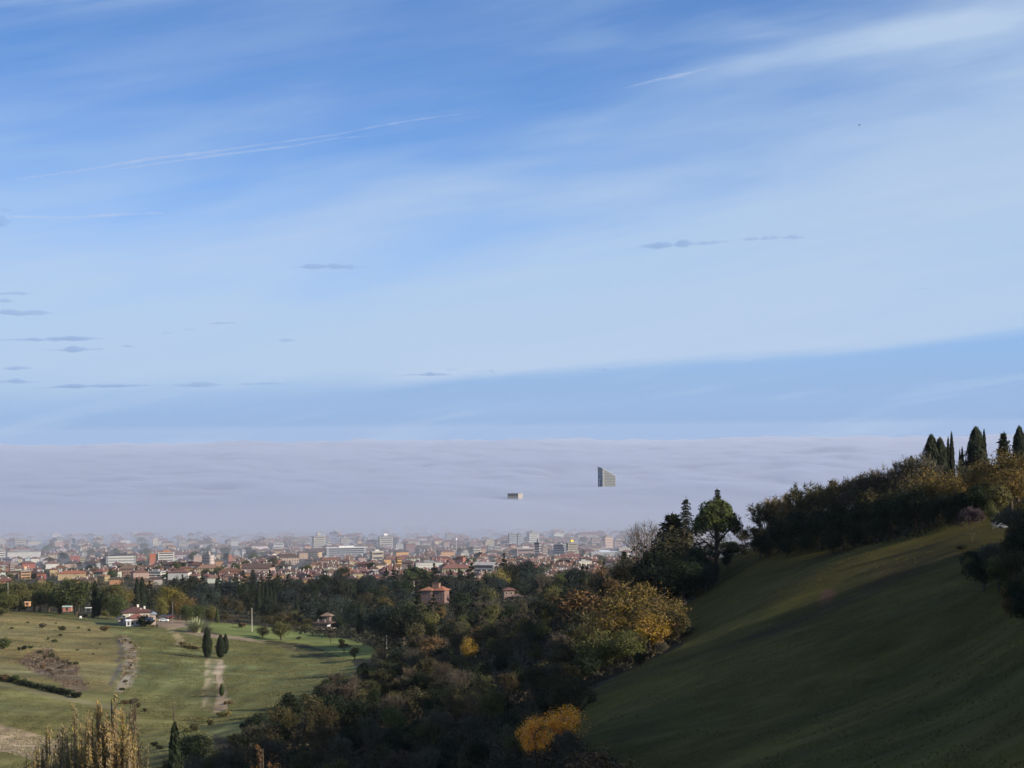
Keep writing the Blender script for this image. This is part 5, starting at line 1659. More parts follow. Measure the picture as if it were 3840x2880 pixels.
# trees rising over the woods
for kind, px, py, D, c, w in (('stonepine', 1558, 2124, 1650, GREEN, 1.2), ('cedar', 1628, 2118, 1640, DKGREEN, 1), ('cedar', 1690, 2138, 1600, DKGREEN, .9), ('cedar', 1768, 2112, 1560, DKGREEN, 1.1), ('spruce', 1722, 2128, 1580, DKGREEN, 1), ('golden', 1872, 2120, 1540, (0.16, .14, .03), 1), ('tall', 1840, 2132, 1500, OLIVE, 1),
                              ('cedar', 1890, 2082, 1660, DKGREEN, .7), ('oak', 1940, 2092, 1640, DKGREEN, .9), ('oak', 1990, 2098, 1620, BLUEGREEN, .9), ('bare', 2030, 2150, 1250, GREY, 1.3), ('bare', 2060, 2165, 1240, GREY, 1.2), ('round', 1822, 2190, 1300, OLIVE, 1.05),
                              ('spirecypress', 968, 2182, 1330, DKGREEN, 1), ('spirecypress', 984, 2175, 1340, DKGREEN, .9), ('spirecypress', 1000, 2186, 1335, DKGREEN, 1), ('spirecypress', 1016, 2200, 1320, DKGREEN, 1), ('spirecypress', 1030, 2205, 1320, DKGREEN, .9), ('spruce', 948, 2130, 1560, DKGREEN, 1.1),
                              ('cedar', 880, 2152, 1560, DKGREEN, .9), ('cedar', 912, 2140, 1570, DKGREEN, .8), ('cedar', 1012, 2142, 1550, DKGREEN, 1), ('cedar', 1040, 2150, 1560, DKGREEN, .9), ('oak', 1220, 2140, 1640, DKGREEN, .9), ('oak', 1275, 2142, 1640, BLUEGREEN, .8), ('cedar', 1450, 2132, 1650, DKGREEN, 1.1), ('cedar', 1475, 2126, 1655, DKGREEN, .8),
                              ('golden', 1345, 2160, 1550, GOLD, .9), ('golden', 1375, 2166, 1540, (0.2, .13, .025), .8), ('golden', 1270, 2190, 1450, (0.13, .12, .035), .9), ('golden', 1450, 2228, 1150, GOLD, .9), ('cedar', 1205, 2232, 1330, BLUEGREEN, 1.5), ('cedar', 1120, 2240, 1340, BLUEGREEN, 1.3), ('oak', 790, 2212, 1420, BLUEGREEN, 1.2), ('autumn', 850, 2222, 1350, BROWN, 1.1),
                              ('autumn', 890, 2240, 1280, BROWN, 1), ('round', 1140, 2300, 1180, OLIVE, .8), ('round', 1470, 2335, 1050, GREY, .8), ('round', 1510, 2340, 1045, GREY, .8), ('oak', 1545, 2240, 1180, OLIVE, .9), ('round', 1590, 2262, 1150, OLIVE, .9)):
    nm = {id(v): n for v, n in COLNAME}.get(id(c), 'yellow')
    tree_px(kind, px, py, D, vary(c, .12), desc=f'{nm} {NAMES[kind][1].replace("dark ", "")}', group='trees of the wood between the villas', wide=w)

# the clump with the umbrella pine
tree_px('stonepine', 2685, 1866, 590, (0.05, 0.062, 0.018), label='domed umbrella pine standing out against the fog', wide=.82)
tree_px('spruce', 2690, 1826, 640, DKGREEN, label='slender conifer tip poking out above the umbrella pine', wide=.85, variant=0)
tree_px('spruce', 2572, 1858, 612, DKGREEN, label='drooping conifer with sparse whorls left of the umbrella pine', wide=.85, variant=1)
tree_px('yew', 2522, 1918, 600, DKGREEN, label='broad dark conifer with upturned twigs under the drooping one', wide=1.25)
tree_px('bare', 2420, 1948, 730, GREY, label='fan shaped bare tree against the fog left of the dark clump', wide=.85, variant=0)
for kind, px, py, D, c, w in (('autumn', 2560, 1955, 585, BROWN, 1.3), ('oak', 2500, 2010, 578, DKGREEN, 1.0), ('oak', 2600, 2045, 566, DKGREEN, 1.0), ('oak', 2470, 2085, 560, DKGREEN, 1.1), ('oak', 2560, 2080, 552, DKGREEN, 1.1), ('tall', 2655, 2080, 572, DKGREEN, 1.1), ('round', 2640, 2100, 560, BLUEGREEN, 1.0),
                              ('autumn', 2455, 2030, 590, BROWN, 1.1), ('tall', 2728, 2050, 590, DKGREEN, 1.0), ('autumn', 2390, 2130, 600, BROWN, 1.1), ('autumn', 2345, 2075, 680, GREY, 1), ('yew', 2340, 2065, 690, DKGREEN, .8), ('autumn', 2260, 2110, 700, RUST, 1.2), ('autumn', 2300, 2160, 640, RUST, 1.2), ('golden', 2395, 2160, 505, GOLD, 1.35), ('golden', 2475, 2215, 492, GOLD, 1.3), ('golden', 2330, 2215, 500, GOLD, 1.2), ('golden', 2435, 2285, 480, (0.22, .14, .025), 1.25), ('golden', 2290, 2285, 490, GOLD, 1.1), ('autumn', 2200, 2190, 560, RUST, 1.2), ('golden', 2250, 2345, 475, OLIVE, 1.2), ('golden', 2360, 2350, 470, OLIVE, 1.2), ('golden', 2530, 2270, 497, GOLD, .9), ('autumn', 2180, 2270, 530, BROWN, 1.2), ('shrub', 2555, 2340, 490, OLIVE, 1.5), ('round', 2480, 2400, 462, GREY, 1.0), ('round', 2400, 2440, 450, DKGREEN, 1.0)):
    nm = {id(v): n for v, n in COLNAME}.get(id(c), 'yellow')
    tree_px(kind, px, py, D, vary(c, .12), desc=f'{nm} {NAMES[kind][1].replace("dark ", "")}', group='trees below the umbrella pine', wide=w)
# coloured trees of the shaded wood
tree_px('golden', 2005, 2672, 345, (0.90, 0.38, 0.010), label='left of the two bright yellow trees at the slope foot', wide=.8)
tree_px('golden', 2118, 2634, 352, (0.90, 0.39, 0.010), label='right and wider of the two bright yellow trees at the slope foot', wide=1.25)
for kind, px, py, D, c, w in (('autumn', 2225, 2770, 300, RUST, 1.2), ('twiggy', 2120, 2740, 325, GREY, 1), ('golden', 1690, 2556, 470, TAN, .8), ('golden', 1780, 2570, 455, TAN, .7), ('round', 1850, 2566, 440, OLIVE, .8), ('autumn', 1615, 2372, 700, RUST, 1), ('golden', 1757, 2380, 690, (0.24, .15, .02), .7), ('bare', 1890, 2350, 640, GREY, 1), ('bare', 1950, 2370, 620, GREY, 1.2),
                              ('bare', 2000, 2400, 600, GREY, 1), ('golden', 1840, 2385, 650, OLIVE, .7), ('golden', 2010, 2405, 600, OLIVE, .8), ('autumn', 2040, 2465, 540, RUST, .9), ('autumn', 1930, 2470, 560, BROWN, 1), ('golden', 1810, 2480, 560, OLIVE, .8), ('autumn', 1490, 2540, 560, RUST, .9), ('golden', 1720, 2445, 600, OLIVE, .9), ('oak', 1080, 2590, 520, DKGREEN, .8)):
    nm = {id(v): n for v, n in COLNAME}.get(id(c), 'yellow')
    tree_px(kind, px, py, D, vary(c, .12), desc=f'{nm} {NAMES[kind][1].replace("dark ", "")}', group='coloured trees of the shaded wood', wide=w)

# the crest on the right
CY_ = [(3397, 1722, .8, 'slim cypress, lowest and leftmost on the right crest'), (3417, 1714, 1.15, 'stouter cypress touching the slim leftmost one on the crest'), (3492, 1634, 1.35, 'blunt tall cypress, left of the four in the crest middle'),
       (3525, 1645, 1.3, 'leaning blunt cypress, second of the four in the crest middle'), (3555, 1645, .7, 'thin pointed cypress, third of the four in the crest middle'), (3568, 1626, .8, 'tallest pointed cypress, right of the four in the crest middle'),
       (3599, 1692, .7, 'little pointed cypress, left of the short crest pair'), (3608, 1682, .8, 'short cypress, right of the short crest pair'), (3660, 1605, 1.3, 'massive blunt cypress standing right of the crest gap'),
       (3690, 1616, .85, 'narrow cypress pressed against the massive blunt one'), (3822, 1601, 1.2, 'tall blunt cypress near the right edge of the photo'), (3846, 1606, 1.1, 'cypress cut off by the right edge of the photo')]
for k, (px, py, w, lab) in enumerate(CY_):
    tree_px('bluntcypress' if w > 1.1 else 'spirecypress', px, py, 545, (0.020, 0.026, 0.015), label=lab, wide=w * (0.74 if px == 3660 else 0.62 if w > 1.1 else 0.55))
tree_px('yew', 3763, 1613, 555, (0.022, 0.028, 0.016), label='broad shaggy conifer between the blunt crest cypresses', wide=.55)
for kind, px, py, D, c, w in (('golden', 3462, 1738, 520, GOLD, .9), ('golden', 3520, 1765, 515, GOLD, .9), ('golden', 3585, 1752, 515, GOLD, .9), ('twiggy', 3450, 1712, 535, GREY, 1), ('twiggy', 3630, 1730, 545, GREY, .8), ('golden', 3690, 1712, 505, GOLD, 1), ('golden', 3750, 1672, 500, GOLD, 1.1), ('golden', 3815, 1690, 495, GOLD, 1.1),
                              ('golden', 3720, 1760, 490, GOLD, 1), ('golden', 3790, 1740, 485, GOLD, 1.1), ('twiggy', 3345, 1752, 540, GREY, 1.1), ('twiggy', 3300, 1772, 540, GREY, 1.1), ('twiggy', 3255, 1785, 545, GREY, 1.1), ('twiggy', 3200, 1795, 555, BROWN, 1.1), ('spruce', 3116, 1794, 575, DKGREEN, .8), ('twiggy', 3150, 1806, 565, BROWN, 1.1),
                              ('twiggy', 3060, 1815, 575, BROWN, 1.1), ('twiggy', 2990, 1840, 580, TAN, 1.1), ('twiggy', 2925, 1865, 588, TAN, 1.1), ('twiggy', 2880, 1890, 592, BROWN, 1.1), ('twiggy', 2872, 1880, 600, GREY, 1), ('twiggy', 2830, 1975, 600, BROWN, 1.2), ('twiggy', 2785, 1985, 610, GREY, 1), ('shrub', 2745, 2022, 615, GREEN, 1.4),
                              ('oak', 2850, 1990, 585, DKGREEN, .9), ('oak', 2930, 1935, 575, DKGREEN, .9), ('oak', 3000, 1915, 565, DKGREEN, .9), ('oak', 3080, 1890, 555, DKGREEN, .9), ('oak', 3160, 1870, 545, DKGREEN, .9), ('oak', 3240, 1860, 535, DKGREEN, .9), ('oak', 3320, 1845, 522, DKGREEN, .9), ('oak', 3390, 1825, 512, DKGREEN, .9), ('oak', 3460, 1830, 505, DKGREEN, .9),
                              ('oak', 3540, 1838, 498, DKGREEN, .9), ('oak', 3600, 1830, 492, DKGREEN, .8), ('oak', 3670, 1815, 484, DKGREEN, .9), ('oak', 3740, 1800, 478, OLIVE, .8), ('autumn', 3430, 1780, 515, BROWN, 1), ('autumn', 3360, 1800, 525, BROWN, 1), ('autumn', 3280, 1815, 535, BROWN, 1), ('autumn', 3100, 1845, 565, BROWN, 1), ('autumn', 3020, 1870, 572, BROWN, 1), ('autumn', 2960, 1895, 580, BROWN, 1),
                              ('round', 3480, 1900, 497, DKGREEN, .9), ('round', 3560, 1895, 487, DKGREEN, .9), ('round', 3390, 1925, 508, DKGREEN, .9), ('round', 3300, 1940, 518, DKGREEN, .9), ('round', 3210, 1955, 530, DKGREEN, .9), ('round', 3120, 1970, 540, DKGREEN, .9), ('round', 3030, 1980, 555, DKGREEN, .9), ('round', 2950, 2000, 565, DKGREEN, .9), ('round', 2880, 2020, 578, DKGREEN, .9), ('round', 2790, 2045, 600, DKGREEN, .8),
                              ('twiggy', 3642, 1902, 440, (0.075, .055, .06), 1.1), ('golden', 3720, 1870, 455, OLIVE, .5), ('twiggy', 3800, 1905, 405, GREY, 1.2), ('autumn', 3850, 1880, 395, BROWN, 1.1)):
    nm = {id(v): n for v, n in COLNAME}.get(id(c), 'purple grey' if c[0] < .1 else 'orange')
    tree_px(kind, px, py, D, vary(c, .12), desc=f'{nm} {NAMES[kind][1].replace("dark ", "")}', group='trees of the right crest' if py < 1890 else 'dark bushes around the slope', wide=w)

for kind, px, py, h, c, w in (('round', 3650, 2150, 4.5, DKGREEN, 1.2), ('oak', 3690, 2215, 6.0, DKGREEN, 1.1), ('autumn', 3640, 2165, 4.0, OLIVE, 1.1), ('autumn', 3745, 2235, 6.5, OLIVE, 1.0), ('twiggy', 3720, 2160, 5.5, GREY, 1.1), ('autumn', 3790, 2180, 7.5, BROWN, .9), ('autumn', 3810, 2200, 6.5, BROWN, 1.1),
                             ('golden', 3775, 2262, 2.6, (0.24, .10, .015), 1.1), ('round', 3830, 2290, 5.0, DKGREEN, 1.2), ('autumn', 3790, 2320, 3.6, RUST, 1.2), ('oak', 3850, 2150, 8.0, DKGREEN, 1.1), ('round', 3845, 2340, 4.5, DKGREEN, 1.2), ('twiggy', 3800, 2080, 5.0, GREY, 1.2), ('shrub', 3605, 2062, 1.2, DKGREEN, 1.6)):
    x, y, z = on_ground(px, py, 120, 700)
    nm = {id(v): n for v, n in COLNAME}.get(id(c), 'orange')
    tree(kind, x, y, h, vary(c, .12), desc=f'{nm} {NAMES[kind][1].replace("dark ", "")}', group='dark bushes around the slope', wide=w, z=z)


# ------------------------------------------------------------------ the woods filled in
HERO = [(1920, 2190, 2632, 2790, 348), (1660, 1900, 2556, 2640, 440), (2240, 2570, 2150, 2420, 478), (940, 1030, 2745, 2900, 300), (1735, 1790, 2380, 2440, 690), (1860, 2030, 2340, 2470, 600)]
PLACED = [(o.location.x, o.location.y) for o, *_ in REG if o.location.y < 2000] + [(o.location.x, o.location.y) for o in bpy.data.objects if o.get('category') in ('tree', 'cypress')]


def clear_of_boxes(x, y, z, h, r):
    a, b = proj(x, y, z); _, t = proj(x, y, z + h)
    rp = r * FPX / y
    for x0, x1, y0, y1, D, q in BOXES:
        if D < 2000 and y < D + 4 and a + rp > x0 and a - rp < x1 and t < y0 + (y1 - y0) * q and b > y0:
            return False
        if D < 2000 and abs(y - D) < 14 and x0 < a < x1:
            return False
    for x0, x1, y0, y1, D in HERO:
        if y < D - 1 and a + rp > x0 and a - rp < x1 and t < y1 and b > y0:
            return False
    return True


def wood(poly, n, spacing, kinds, group, hr, ymin, ymax, tries=9000, extra=None):
    """trees scattered on the ground inside an outline"""
    got = 0
    pxs = [p[0] for p in poly]
    X = np.array([random.uniform(min(pxs), max(pxs)) for _ in range(tries)]); Yd = np.array([random.uniform(ymin, ymax) for _ in range(tries)])
    x = (X - CX) / FPX * Yd
    z = TZ(x, Yd); a, b = proj(x, Yd, z)
    ok = in_poly(a, b, poly)
    for i in np.nonzero(ok)[0]:
        xx, yy = float(x[i]), float(Yd[i])
        if any((xx - q[0]) ** 2 + (yy - q[1]) ** 2 < spacing ** 2 for q in PLACED):
            continue
        kind, c, h0, h1 = random.choices([k[:4] for k in kinds], [k[4] for k in kinds])[0]
        h = random.uniform(h0, h1)
        if not clear_of_boxes(xx, yy, float(z[i]), h, h * .5):
            continue
        if extra and not extra(float(a[i]), float(proj(xx, yy, float(z[i]) + h)[1])):
            continue
        PLACED.append((xx, yy))
        tree(kind, xx, yy, h, vary(c, .2), desc=f'{cname(c)} {NAMES[kind][1].replace("dark ", "")}', group=group, z=float(z[i]), wide=random.uniform(.85, 1.2))
        got += 1
        if got >= n:
            break
    return got


FORE = [(500, 3050), (560, 2960), (700, 2880), (850, 2828), (1100, 2728), (1300, 2610), (1420, 2570), (1600, 2520), (1850, 2450), (2080, 2380), (2300, 2320), (2480, 2330), (2560, 2410), (2420, 2480), (2130, 2625), (2150, 2760), (2260, 2880), (2300, 3100), (500, 3150)]
_sil_x = [0, 480, 560, 640, 700, 850, 950, 1000, 1080, 1160, 1200, 1300, 1400, 1500, 2600]
_sil_y = [2960, 2960, 2880, 2790, 2735, 2680, 2630, 2590, 2575, 2560, 2500, 2440, 2420, 2300, 1900]
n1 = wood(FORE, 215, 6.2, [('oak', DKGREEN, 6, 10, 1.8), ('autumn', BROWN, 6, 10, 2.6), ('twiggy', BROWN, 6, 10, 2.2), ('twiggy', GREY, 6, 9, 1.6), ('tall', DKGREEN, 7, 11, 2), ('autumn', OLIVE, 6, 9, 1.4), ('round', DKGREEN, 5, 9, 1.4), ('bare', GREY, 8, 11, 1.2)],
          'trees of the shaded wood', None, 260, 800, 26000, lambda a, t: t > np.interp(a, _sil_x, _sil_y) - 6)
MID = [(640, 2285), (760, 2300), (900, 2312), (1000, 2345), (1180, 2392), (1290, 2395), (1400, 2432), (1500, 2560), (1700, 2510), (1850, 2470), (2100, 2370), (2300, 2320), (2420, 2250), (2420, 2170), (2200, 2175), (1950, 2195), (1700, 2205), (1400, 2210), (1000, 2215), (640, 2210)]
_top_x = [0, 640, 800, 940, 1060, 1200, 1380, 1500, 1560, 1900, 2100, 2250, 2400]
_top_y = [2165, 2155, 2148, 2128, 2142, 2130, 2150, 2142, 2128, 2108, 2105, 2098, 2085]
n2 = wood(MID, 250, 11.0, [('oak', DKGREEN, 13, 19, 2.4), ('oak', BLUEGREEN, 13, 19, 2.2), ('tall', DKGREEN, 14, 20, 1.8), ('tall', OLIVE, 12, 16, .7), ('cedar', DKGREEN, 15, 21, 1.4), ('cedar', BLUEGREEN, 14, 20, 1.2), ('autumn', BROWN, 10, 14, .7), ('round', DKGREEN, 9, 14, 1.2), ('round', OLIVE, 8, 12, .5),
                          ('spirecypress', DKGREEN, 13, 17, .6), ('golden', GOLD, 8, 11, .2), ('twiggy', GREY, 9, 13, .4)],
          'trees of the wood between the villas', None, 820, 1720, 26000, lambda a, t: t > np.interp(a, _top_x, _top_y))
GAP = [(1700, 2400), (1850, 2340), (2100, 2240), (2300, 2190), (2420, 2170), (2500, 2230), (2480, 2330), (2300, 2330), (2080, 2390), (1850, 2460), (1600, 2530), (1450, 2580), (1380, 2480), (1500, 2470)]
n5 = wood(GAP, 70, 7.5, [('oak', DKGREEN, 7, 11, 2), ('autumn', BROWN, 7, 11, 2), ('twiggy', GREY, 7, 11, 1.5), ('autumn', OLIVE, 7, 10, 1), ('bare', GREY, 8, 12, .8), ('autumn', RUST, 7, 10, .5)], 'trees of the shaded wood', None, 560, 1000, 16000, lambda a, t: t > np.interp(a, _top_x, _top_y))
LANE = [(690, 2290), (800, 2304), (860, 2320), (1000, 2345), (1160, 2374), (1160, 2345), (1000, 2300), (850, 2270), (700, 2262)]
EDGE = [(-40, 2292), (100, 2290), (240, 2293), (330, 2300), (450, 2318), (460, 2300), (330, 2280), (240, 2272), (100, 2270), (-40, 2270)]
n7 = wood(EDGE, 60, 4.5, [('shrub', DKGREEN, 2, 4.5, 2), ('shrub', GREEN, 2, 4, 1.5), ('round', GREEN, 4, 7, 1), ('shrub', OLIVE, 2, 3.5, 1)], 'trees around the farmhouse', None, 1040, 1180, 9000)
n6 = wood(LANE, 60, 4.6, [('round', OLIVE, 5, 8, 1.2), ('autumn', BROWN, 6, 9, 2), ('twiggy', BROWN, 5, 8, 1.4), ('round', BROWN, 4, 7, 1), ('autumn', OLIVE, 6, 9, 1)], 'bushes along the lane', None, 950, 1250, 9000)
LB = [(-80, 2300), (440, 2300), (560, 2290), (700, 2280), (700, 2230), (-80, 2225)]
n3 = wood(LB, 40, 12.0, [('oak', GREEN, 11, 15, 2), ('tall', OLIVE, 11, 14, 1.5), ('round', DKGREEN, 8, 12, 1.2), ('autumn', BROWN, 9, 12, .7), ('cedar', DKGREEN, 12, 15, .7)], 'trees around the farmhouse', None, 1120, 1650, 12000,
          lambda a, t: t > np.interp(a, [0, 200, 350, 500, 700], [2178, 2172, 2176, 2180, 2178]))
CREST = [(2730, 2085), (2800, 2076), (3100, 2066), (3400, 2028), (3560, 1980), (3700, 1930), (3900, 1880), (3900, 1830), (3500, 1900), (3200, 1960), (2900, 2030), (2730, 2060)]
n4 = wood(CREST, 40, 5.0, [('oak', DKGREEN, 5, 8, 1.5), ('round', DKGREEN, 4, 7, 2), ('autumn', BROWN, 6, 9, 1), ('twiggy', BROWN, 6, 9, 1)], 'trees of the right crest', None, 430, 720, 16000,
          lambda a, t: t > np.interp(a, [2700, 2760, 2870, 2960, 3060, 3200, 3340, 3460, 3900], [2030, 1995, 1900, 1860, 1825, 1805, 1765, 1745, 1690]))
# trees on the high bank outside the picture on the right: added to throw the shade
for k in range(26):
    t = k / 25
    xx = 150 + 60 * math.sin(k * 2.3) * .6 + 40 * t; yy = 170 + 175 * t
    tree(random.choice(['oak', 'tall', 'autumn']), xx, yy, random.uniform(9, 13), vary(DKGREEN, .2), desc='added shade tree beyond the right edge', group='added shade trees on the high bank beyond the right edge')

# trees between the roofs of the town
print('WOODS', n1, n2, n3, n4, n5, n6, n7)
got = 0
for _ in range(4000):
    px = random.uniform(-40, 2480); py = 2040 + 140 * random.random() ** .8
    D = plain_dist(px, py); c = pix(px, py, D)
    h = random.uniform(8, 15)
    a, t = px, py - h / D * FPX
    if any(px + 14 > b[0] and px - 14 < b[1] and t < b[3] - (b[3] - b[2]) * 0.35 and D < b[4] + 6 for b in BOXES):
        continue
    if any((c[0] - q[0]) ** 2 + (D - q[1]) ** 2 < (q[2] + 4) ** 2 for q in TOWN) or any((c[0] - q[0]) ** 2 + (D - q[1]) ** 2 < 100 for q in PLACED[-160:]):
        continue
    if any(b[0] - 12 < px < b[1] + 12 and abs(D - b[4]) < 16 for b in BOXES):
        continue
    if px > 950 and random.random() < .55:
        continue
    kind = random.choice(['oak', 'round', 'tall', 'cedar', 'oak', 'autumn'])
    cc = random.choice([GREEN, DKGREEN, BLUEGREEN, OLIVE, BROWN, GREEN])
    PLACED.append((c[0], D))
    tree(kind, c[0], D, h, vary(cc, .2), desc=f'{cname(cc)} {NAMES[kind][1].replace("dark ", "")}', group='trees between the town roofs', z=PLAIN, wide=1.15)
    got += 1
    if got >= 190:
        break

# ------------------------------------------------------------------ shrubs of the dry meadow and the hedges
SH = [(105, 2286, 14, OLIVE), (125, 2290, 12, GREEN), (147, 2296, 10, GREEN), (150, 2280, 18, OLIVE), (205, 2288, 30, OLIVE), (225, 2300, 20, OLIVE), (165, 2275, 26, OLIVE), (178, 2282, 24, GREEN), (285, 2306, 8, (0.2, .2, .03)), (300, 2312, 14, GREY), (318, 2314, 14, GREY), (348, 2318, 16, GREEN),
      (158, 2356, 22, GREY), (105, 2338, 10, GREEN), (45, 2360, 10, OLIVE), (235, 2368, 24, BROWN), (392, 2368, 28, RUST), (335, 2368, 12, GREEN), (295, 2360, 12, OLIVE), (210, 2340, 8, GREEN), (12, 2432, 44, GREEN), (5, 2310, 30, OLIVE), (20, 2300, 22, OLIVE), (90, 2438, 20, DKGREEN), (72, 2440, 16, DKGREEN), (115, 2432, 14, GREEN),
      (205, 2410, 14, GREEN), (180, 2400, 12, BROWN), (228, 2385, 10, BROWN), (150, 2452, 16, BROWN), (170, 2475, 20, BROWN), (195, 2468, 22, BROWN), (215, 2480, 18, GREY), (240, 2490, 16, BROWN), (262, 2496, 18, BROWN), (285, 2494, 14, BROWN), (140, 2490, 16, GREY), (225, 2510, 14, BROWN), (185, 2520, 16, RUST), (160, 2510, 18, RUST),
      (290, 2440, 8, GREEN), (350, 2455, 8, GREEN), (375, 2420, 9, OLIVE), (420, 2300, 12, GREEN), (455, 2340, 16, OLIVE), (470, 2345, 14, GREEN), (500, 2345, 14, RUST), (505, 2322, 18, GOLD), (545, 2340, 12, TAN), (590, 2352, 12, BROWN), (575, 2352, 10, TAN), (470, 2405, 10, BROWN), (490, 2415, 12, RUST), (500, 2440, 14, RUST), (498, 2470, 12, GREY), (490, 2500, 12, GREY),
      (480, 2530, 14, OLIVE), (470, 2560, 14, GREY), (510, 2425, 10, TAN), (460, 2590, 14, GREEN), (500, 2640, 26, GREY), (520, 2655, 22, BROWN), (470, 2640, 20, RUST), (545, 2670, 18, GREY), (850, 2690, 30, (0.22, .17, .06)), (830, 2690, 26, OLIVE), (865, 2640, 18, TAN), (845, 2645, 18, TAN), (790, 2720, 26, BROWN), (730, 2740, 30, BROWN), (700, 2750, 24, OLIVE), (580, 2800, 24, DKGREEN), (600, 2810, 20, DKGREEN)]
for px, py, hp, c in SH:
    x, y, z = on_ground(px, py, 300, 1300)
    if y > 1250:
        continue
    nm = {id(v): n for v, n in COLNAME}.get(id(c), 'yellowish')
    tree('shrub', x, y, max(hp * y / FPX, .6), vary(c, .15), desc=f'{nm} {NAMES["shrub"][1]}', group='shrubs scattered over the meadow', z=z - .1, wide=random.uniform(.9, 1.5), bark=(0.07, .055, .045))
# hedge of spiky bushes along the lower lane
for k in range(22):
    px = 75 + k * 10.2 + random.uniform(-3, 3); py = 2572 + (px - 75) * .235 - 4
    x, y, z = on_ground(px, py, 300, 1200)
    kind = 'reed' if k % 3 else 'shrub'
    tree(kind, x, y, random.uniform(1.6, 2.8), vary((0.075, .085, .045) if kind == 'reed' else DKGREEN, .2), desc='spiky pale hedge bush' if kind == 'reed' else 'dark hedge bush', group='hedge along the lower lane', z=z, wide=.8 if kind == 'reed' else 1.2, cat='bush')
for k in range(9):
    px = -20 + k * 11; py = 2548 + k * 2
    x, y, z = on_ground(px, py, 300, 1200)
    tree('shrub', x, y, random.uniform(1.6, 3.2), vary(random.choice([GREEN, OLIVE, RUST, DKGREEN]), .2), desc='leafy hedge bush at the left edge', group='hedge along the lower lane', z=z, wide=1.3, cat='bush')
LANDMARKS.append(('the spiky hedge', 180, 2590))


# ------------------------------------------------------------------ undergrowth of the woods (nobody could count it)
def undergrowth(name, poly, y0, y1, n, size, color, hmax=1.6, ragged=None):
    pxs = [p[0] for p in poly]
    X = rng.uniform(min(pxs), max(pxs), n); Yd = rng.uniform(y0, y1, n)
    x = (X - CX) / FPX * Yd
    z = TZ(x, Yd); a, b = proj(x, Yd, z)
    ok = in_poly(a, b, poly)
    if ragged is not None:
        ok = in_poly(a + fnoise(x / 5, Yd / 9, 3) * 26, b + fnoise(x / 6 + 9, Yd / 10, 3) * 14, poly) & (fnoise(x / 3.5, Yd / 6, 3) > ragged)
    x, Yd, z = x[ok], Yd[ok], z[ok]
    C = np.stack([x, Yd, z + hmax * rng.random(len(x)) ** 1.3], 1)
    V, F = quads(C, rng.normal(size=C.shape) * .7 + [0, -.3, .6], size)
    tag(link(name, mesh_np(name, V, F, M_FOL), None, color), kind='stuff')


undergrowth('undergrowth', FORE, 240, 820, 110000, 0.55, (0.045, 0.036, 0.02))
undergrowth('undergrowth', MID, 800, 1720, 60000, 0.9, (0.032, 0.034, 0.02), 3.0)
undergrowth('undergrowth', GAP, 540, 1000, 40000, 0.7, (0.04, 0.034, 0.02), 2.0)
undergrowth('undergrowth', CREST + [(2730, 2100)], 420, 720, 30000, 0.5, (0.024, 0.024, 0.014), 2.5)


def meadow_grass(poly, y0, y1, n, hgt, color, name='rough_grass'):
    """tufts over the rough meadow and the shaded slope"""
    pxs = [p[0] for p in poly]
    X = rng.uniform(min(pxs), max(pxs), n); Yd = rng.uniform(y0, y1, n)
    x = (X - CX) / FPX * Yd
    keep = fnoise(x / 6, Yd / 6, 3) > -0.05
    x, Yd = x[keep], Yd[keep]
    z = TZ(x, Yd); a, b = proj(x, Yd, z)
    ok = in_poly(a, b, poly)
    for q in ZONES[8:14]:
        ok &= ~in_poly(a, b, q[2])
    C = np.stack([x, Yd, z + hgt * .35], 1)[ok]
    V, F = quads(C, rng.normal(size=C.shape) * [1, 1, .25], hgt, .55, up=np.array([0, 0, 1.0]))
    tag(link(name, mesh_np(name, V, F, M_FOL), None, color), kind='stuff')


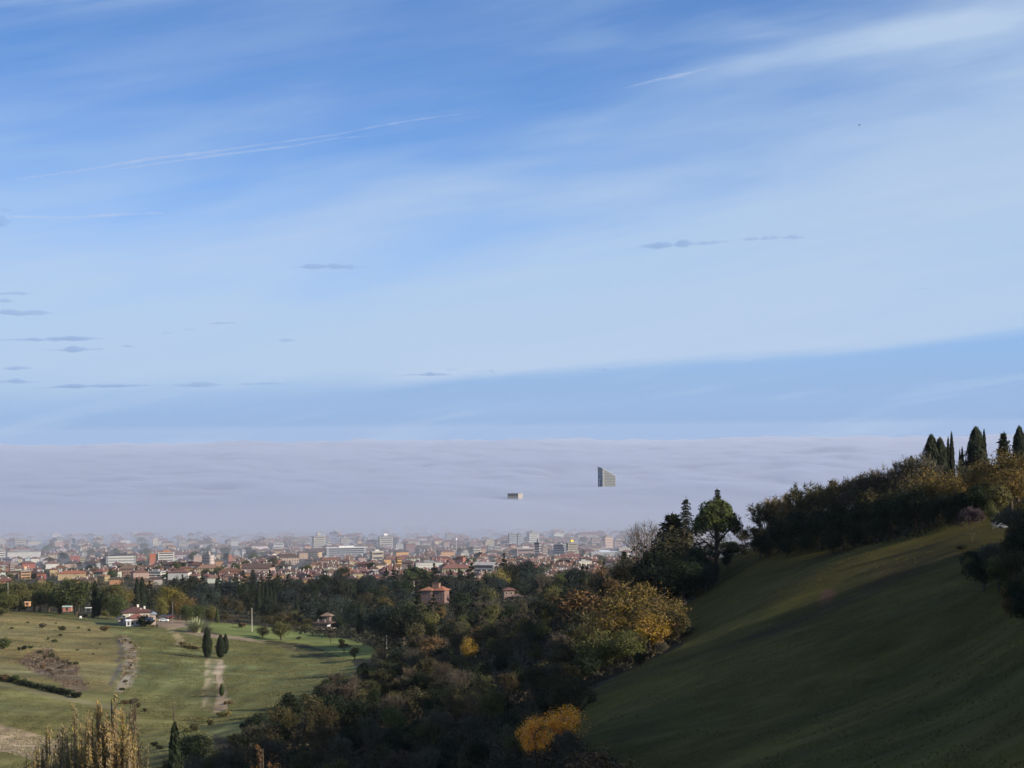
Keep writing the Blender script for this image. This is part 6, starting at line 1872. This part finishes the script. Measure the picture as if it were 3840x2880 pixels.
meadow_grass(ZONES[0][2], 700, 1120, 60000, .30, (0.20, 0.16, 0.075))
meadow_grass(ZONES[5][2], 640, 1000, 130000, .30, (0.125, 0.122, 0.05))
meadow_grass(ZONES[3][2], 440, 760, 90000, .26, (0.118, 0.12, 0.045))
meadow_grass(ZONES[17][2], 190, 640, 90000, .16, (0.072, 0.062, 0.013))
undergrowth('brambles', ZONES[16][2], 650, 980, 16000, .45, (0.105, 0.075, 0.055), 1.1, 0.02)
undergrowth('rough_growth', ZONES[6][2], 640, 1000, 16000, .4, (0.19, 0.15, 0.09), .9, 0.06)
meadow_grass(ZONES[16][2], 650, 980, 16000, .5, (0.13, 0.09, 0.07))
meadow_grass(ZONES[4][2], 480, 800, 16000, .35, (0.30, 0.24, 0.17))


# ------------------------------------------------------------------ wording of the labels: which one it is
def word_labels():
    lm = [(t, a, b) for t, a, b in LANDMARKS if t]
    ORD = ['', 'second nearest ', 'third nearest ', 'fourth nearest ', 'fifth nearest ', 'sixth nearest ', 'seventh nearest ', 'eighth nearest ', 'ninth nearest ', 'tenth nearest ']
    rows, load = {}, {}
    for o, desc, cat, group, p in REG:
        a, b = (float(v) for v in proj(*p))
        cand = sorted((math.hypot((a - q[1]), (b - q[2]) * 2.2) * (1 + 0.12 * load.get((desc, q[0]), 0)), k) for k, q in enumerate(lm))
        d, k = cand[0]
        t, la, lb = lm[k]
        load[(desc, t)] = load.get((desc, t), 0) + 1
        dx, dy = a - la, b - lb
        if abs(dx) > 1.3 * abs(dy):
            rel = 'left of' if dx < 0 else 'right of'
        else:
            rel = ('above' if dy < 0 else 'below')
        rows.setdefault((desc, rel, t), []).append((math.hypot(dx, dy), o, cat, group))
    for (desc, rel, t), L in rows.items():
        L.sort(key=lambda r: r[0])
        for i, (d, o, cat, group) in enumerate(L):
            if i == 0:
                lab = f'{desc} {rel} {t}' if len(L) == 1 else f'{desc}, nearest {rel} {t}'
            elif i < len(ORD):
                lab = f'{desc}, {ORD[i].strip()} {rel} {t}'
            else:
                lab = f'{desc}, well off {rel} {t}'
            tag(o, lab, cat, group)


word_labels()
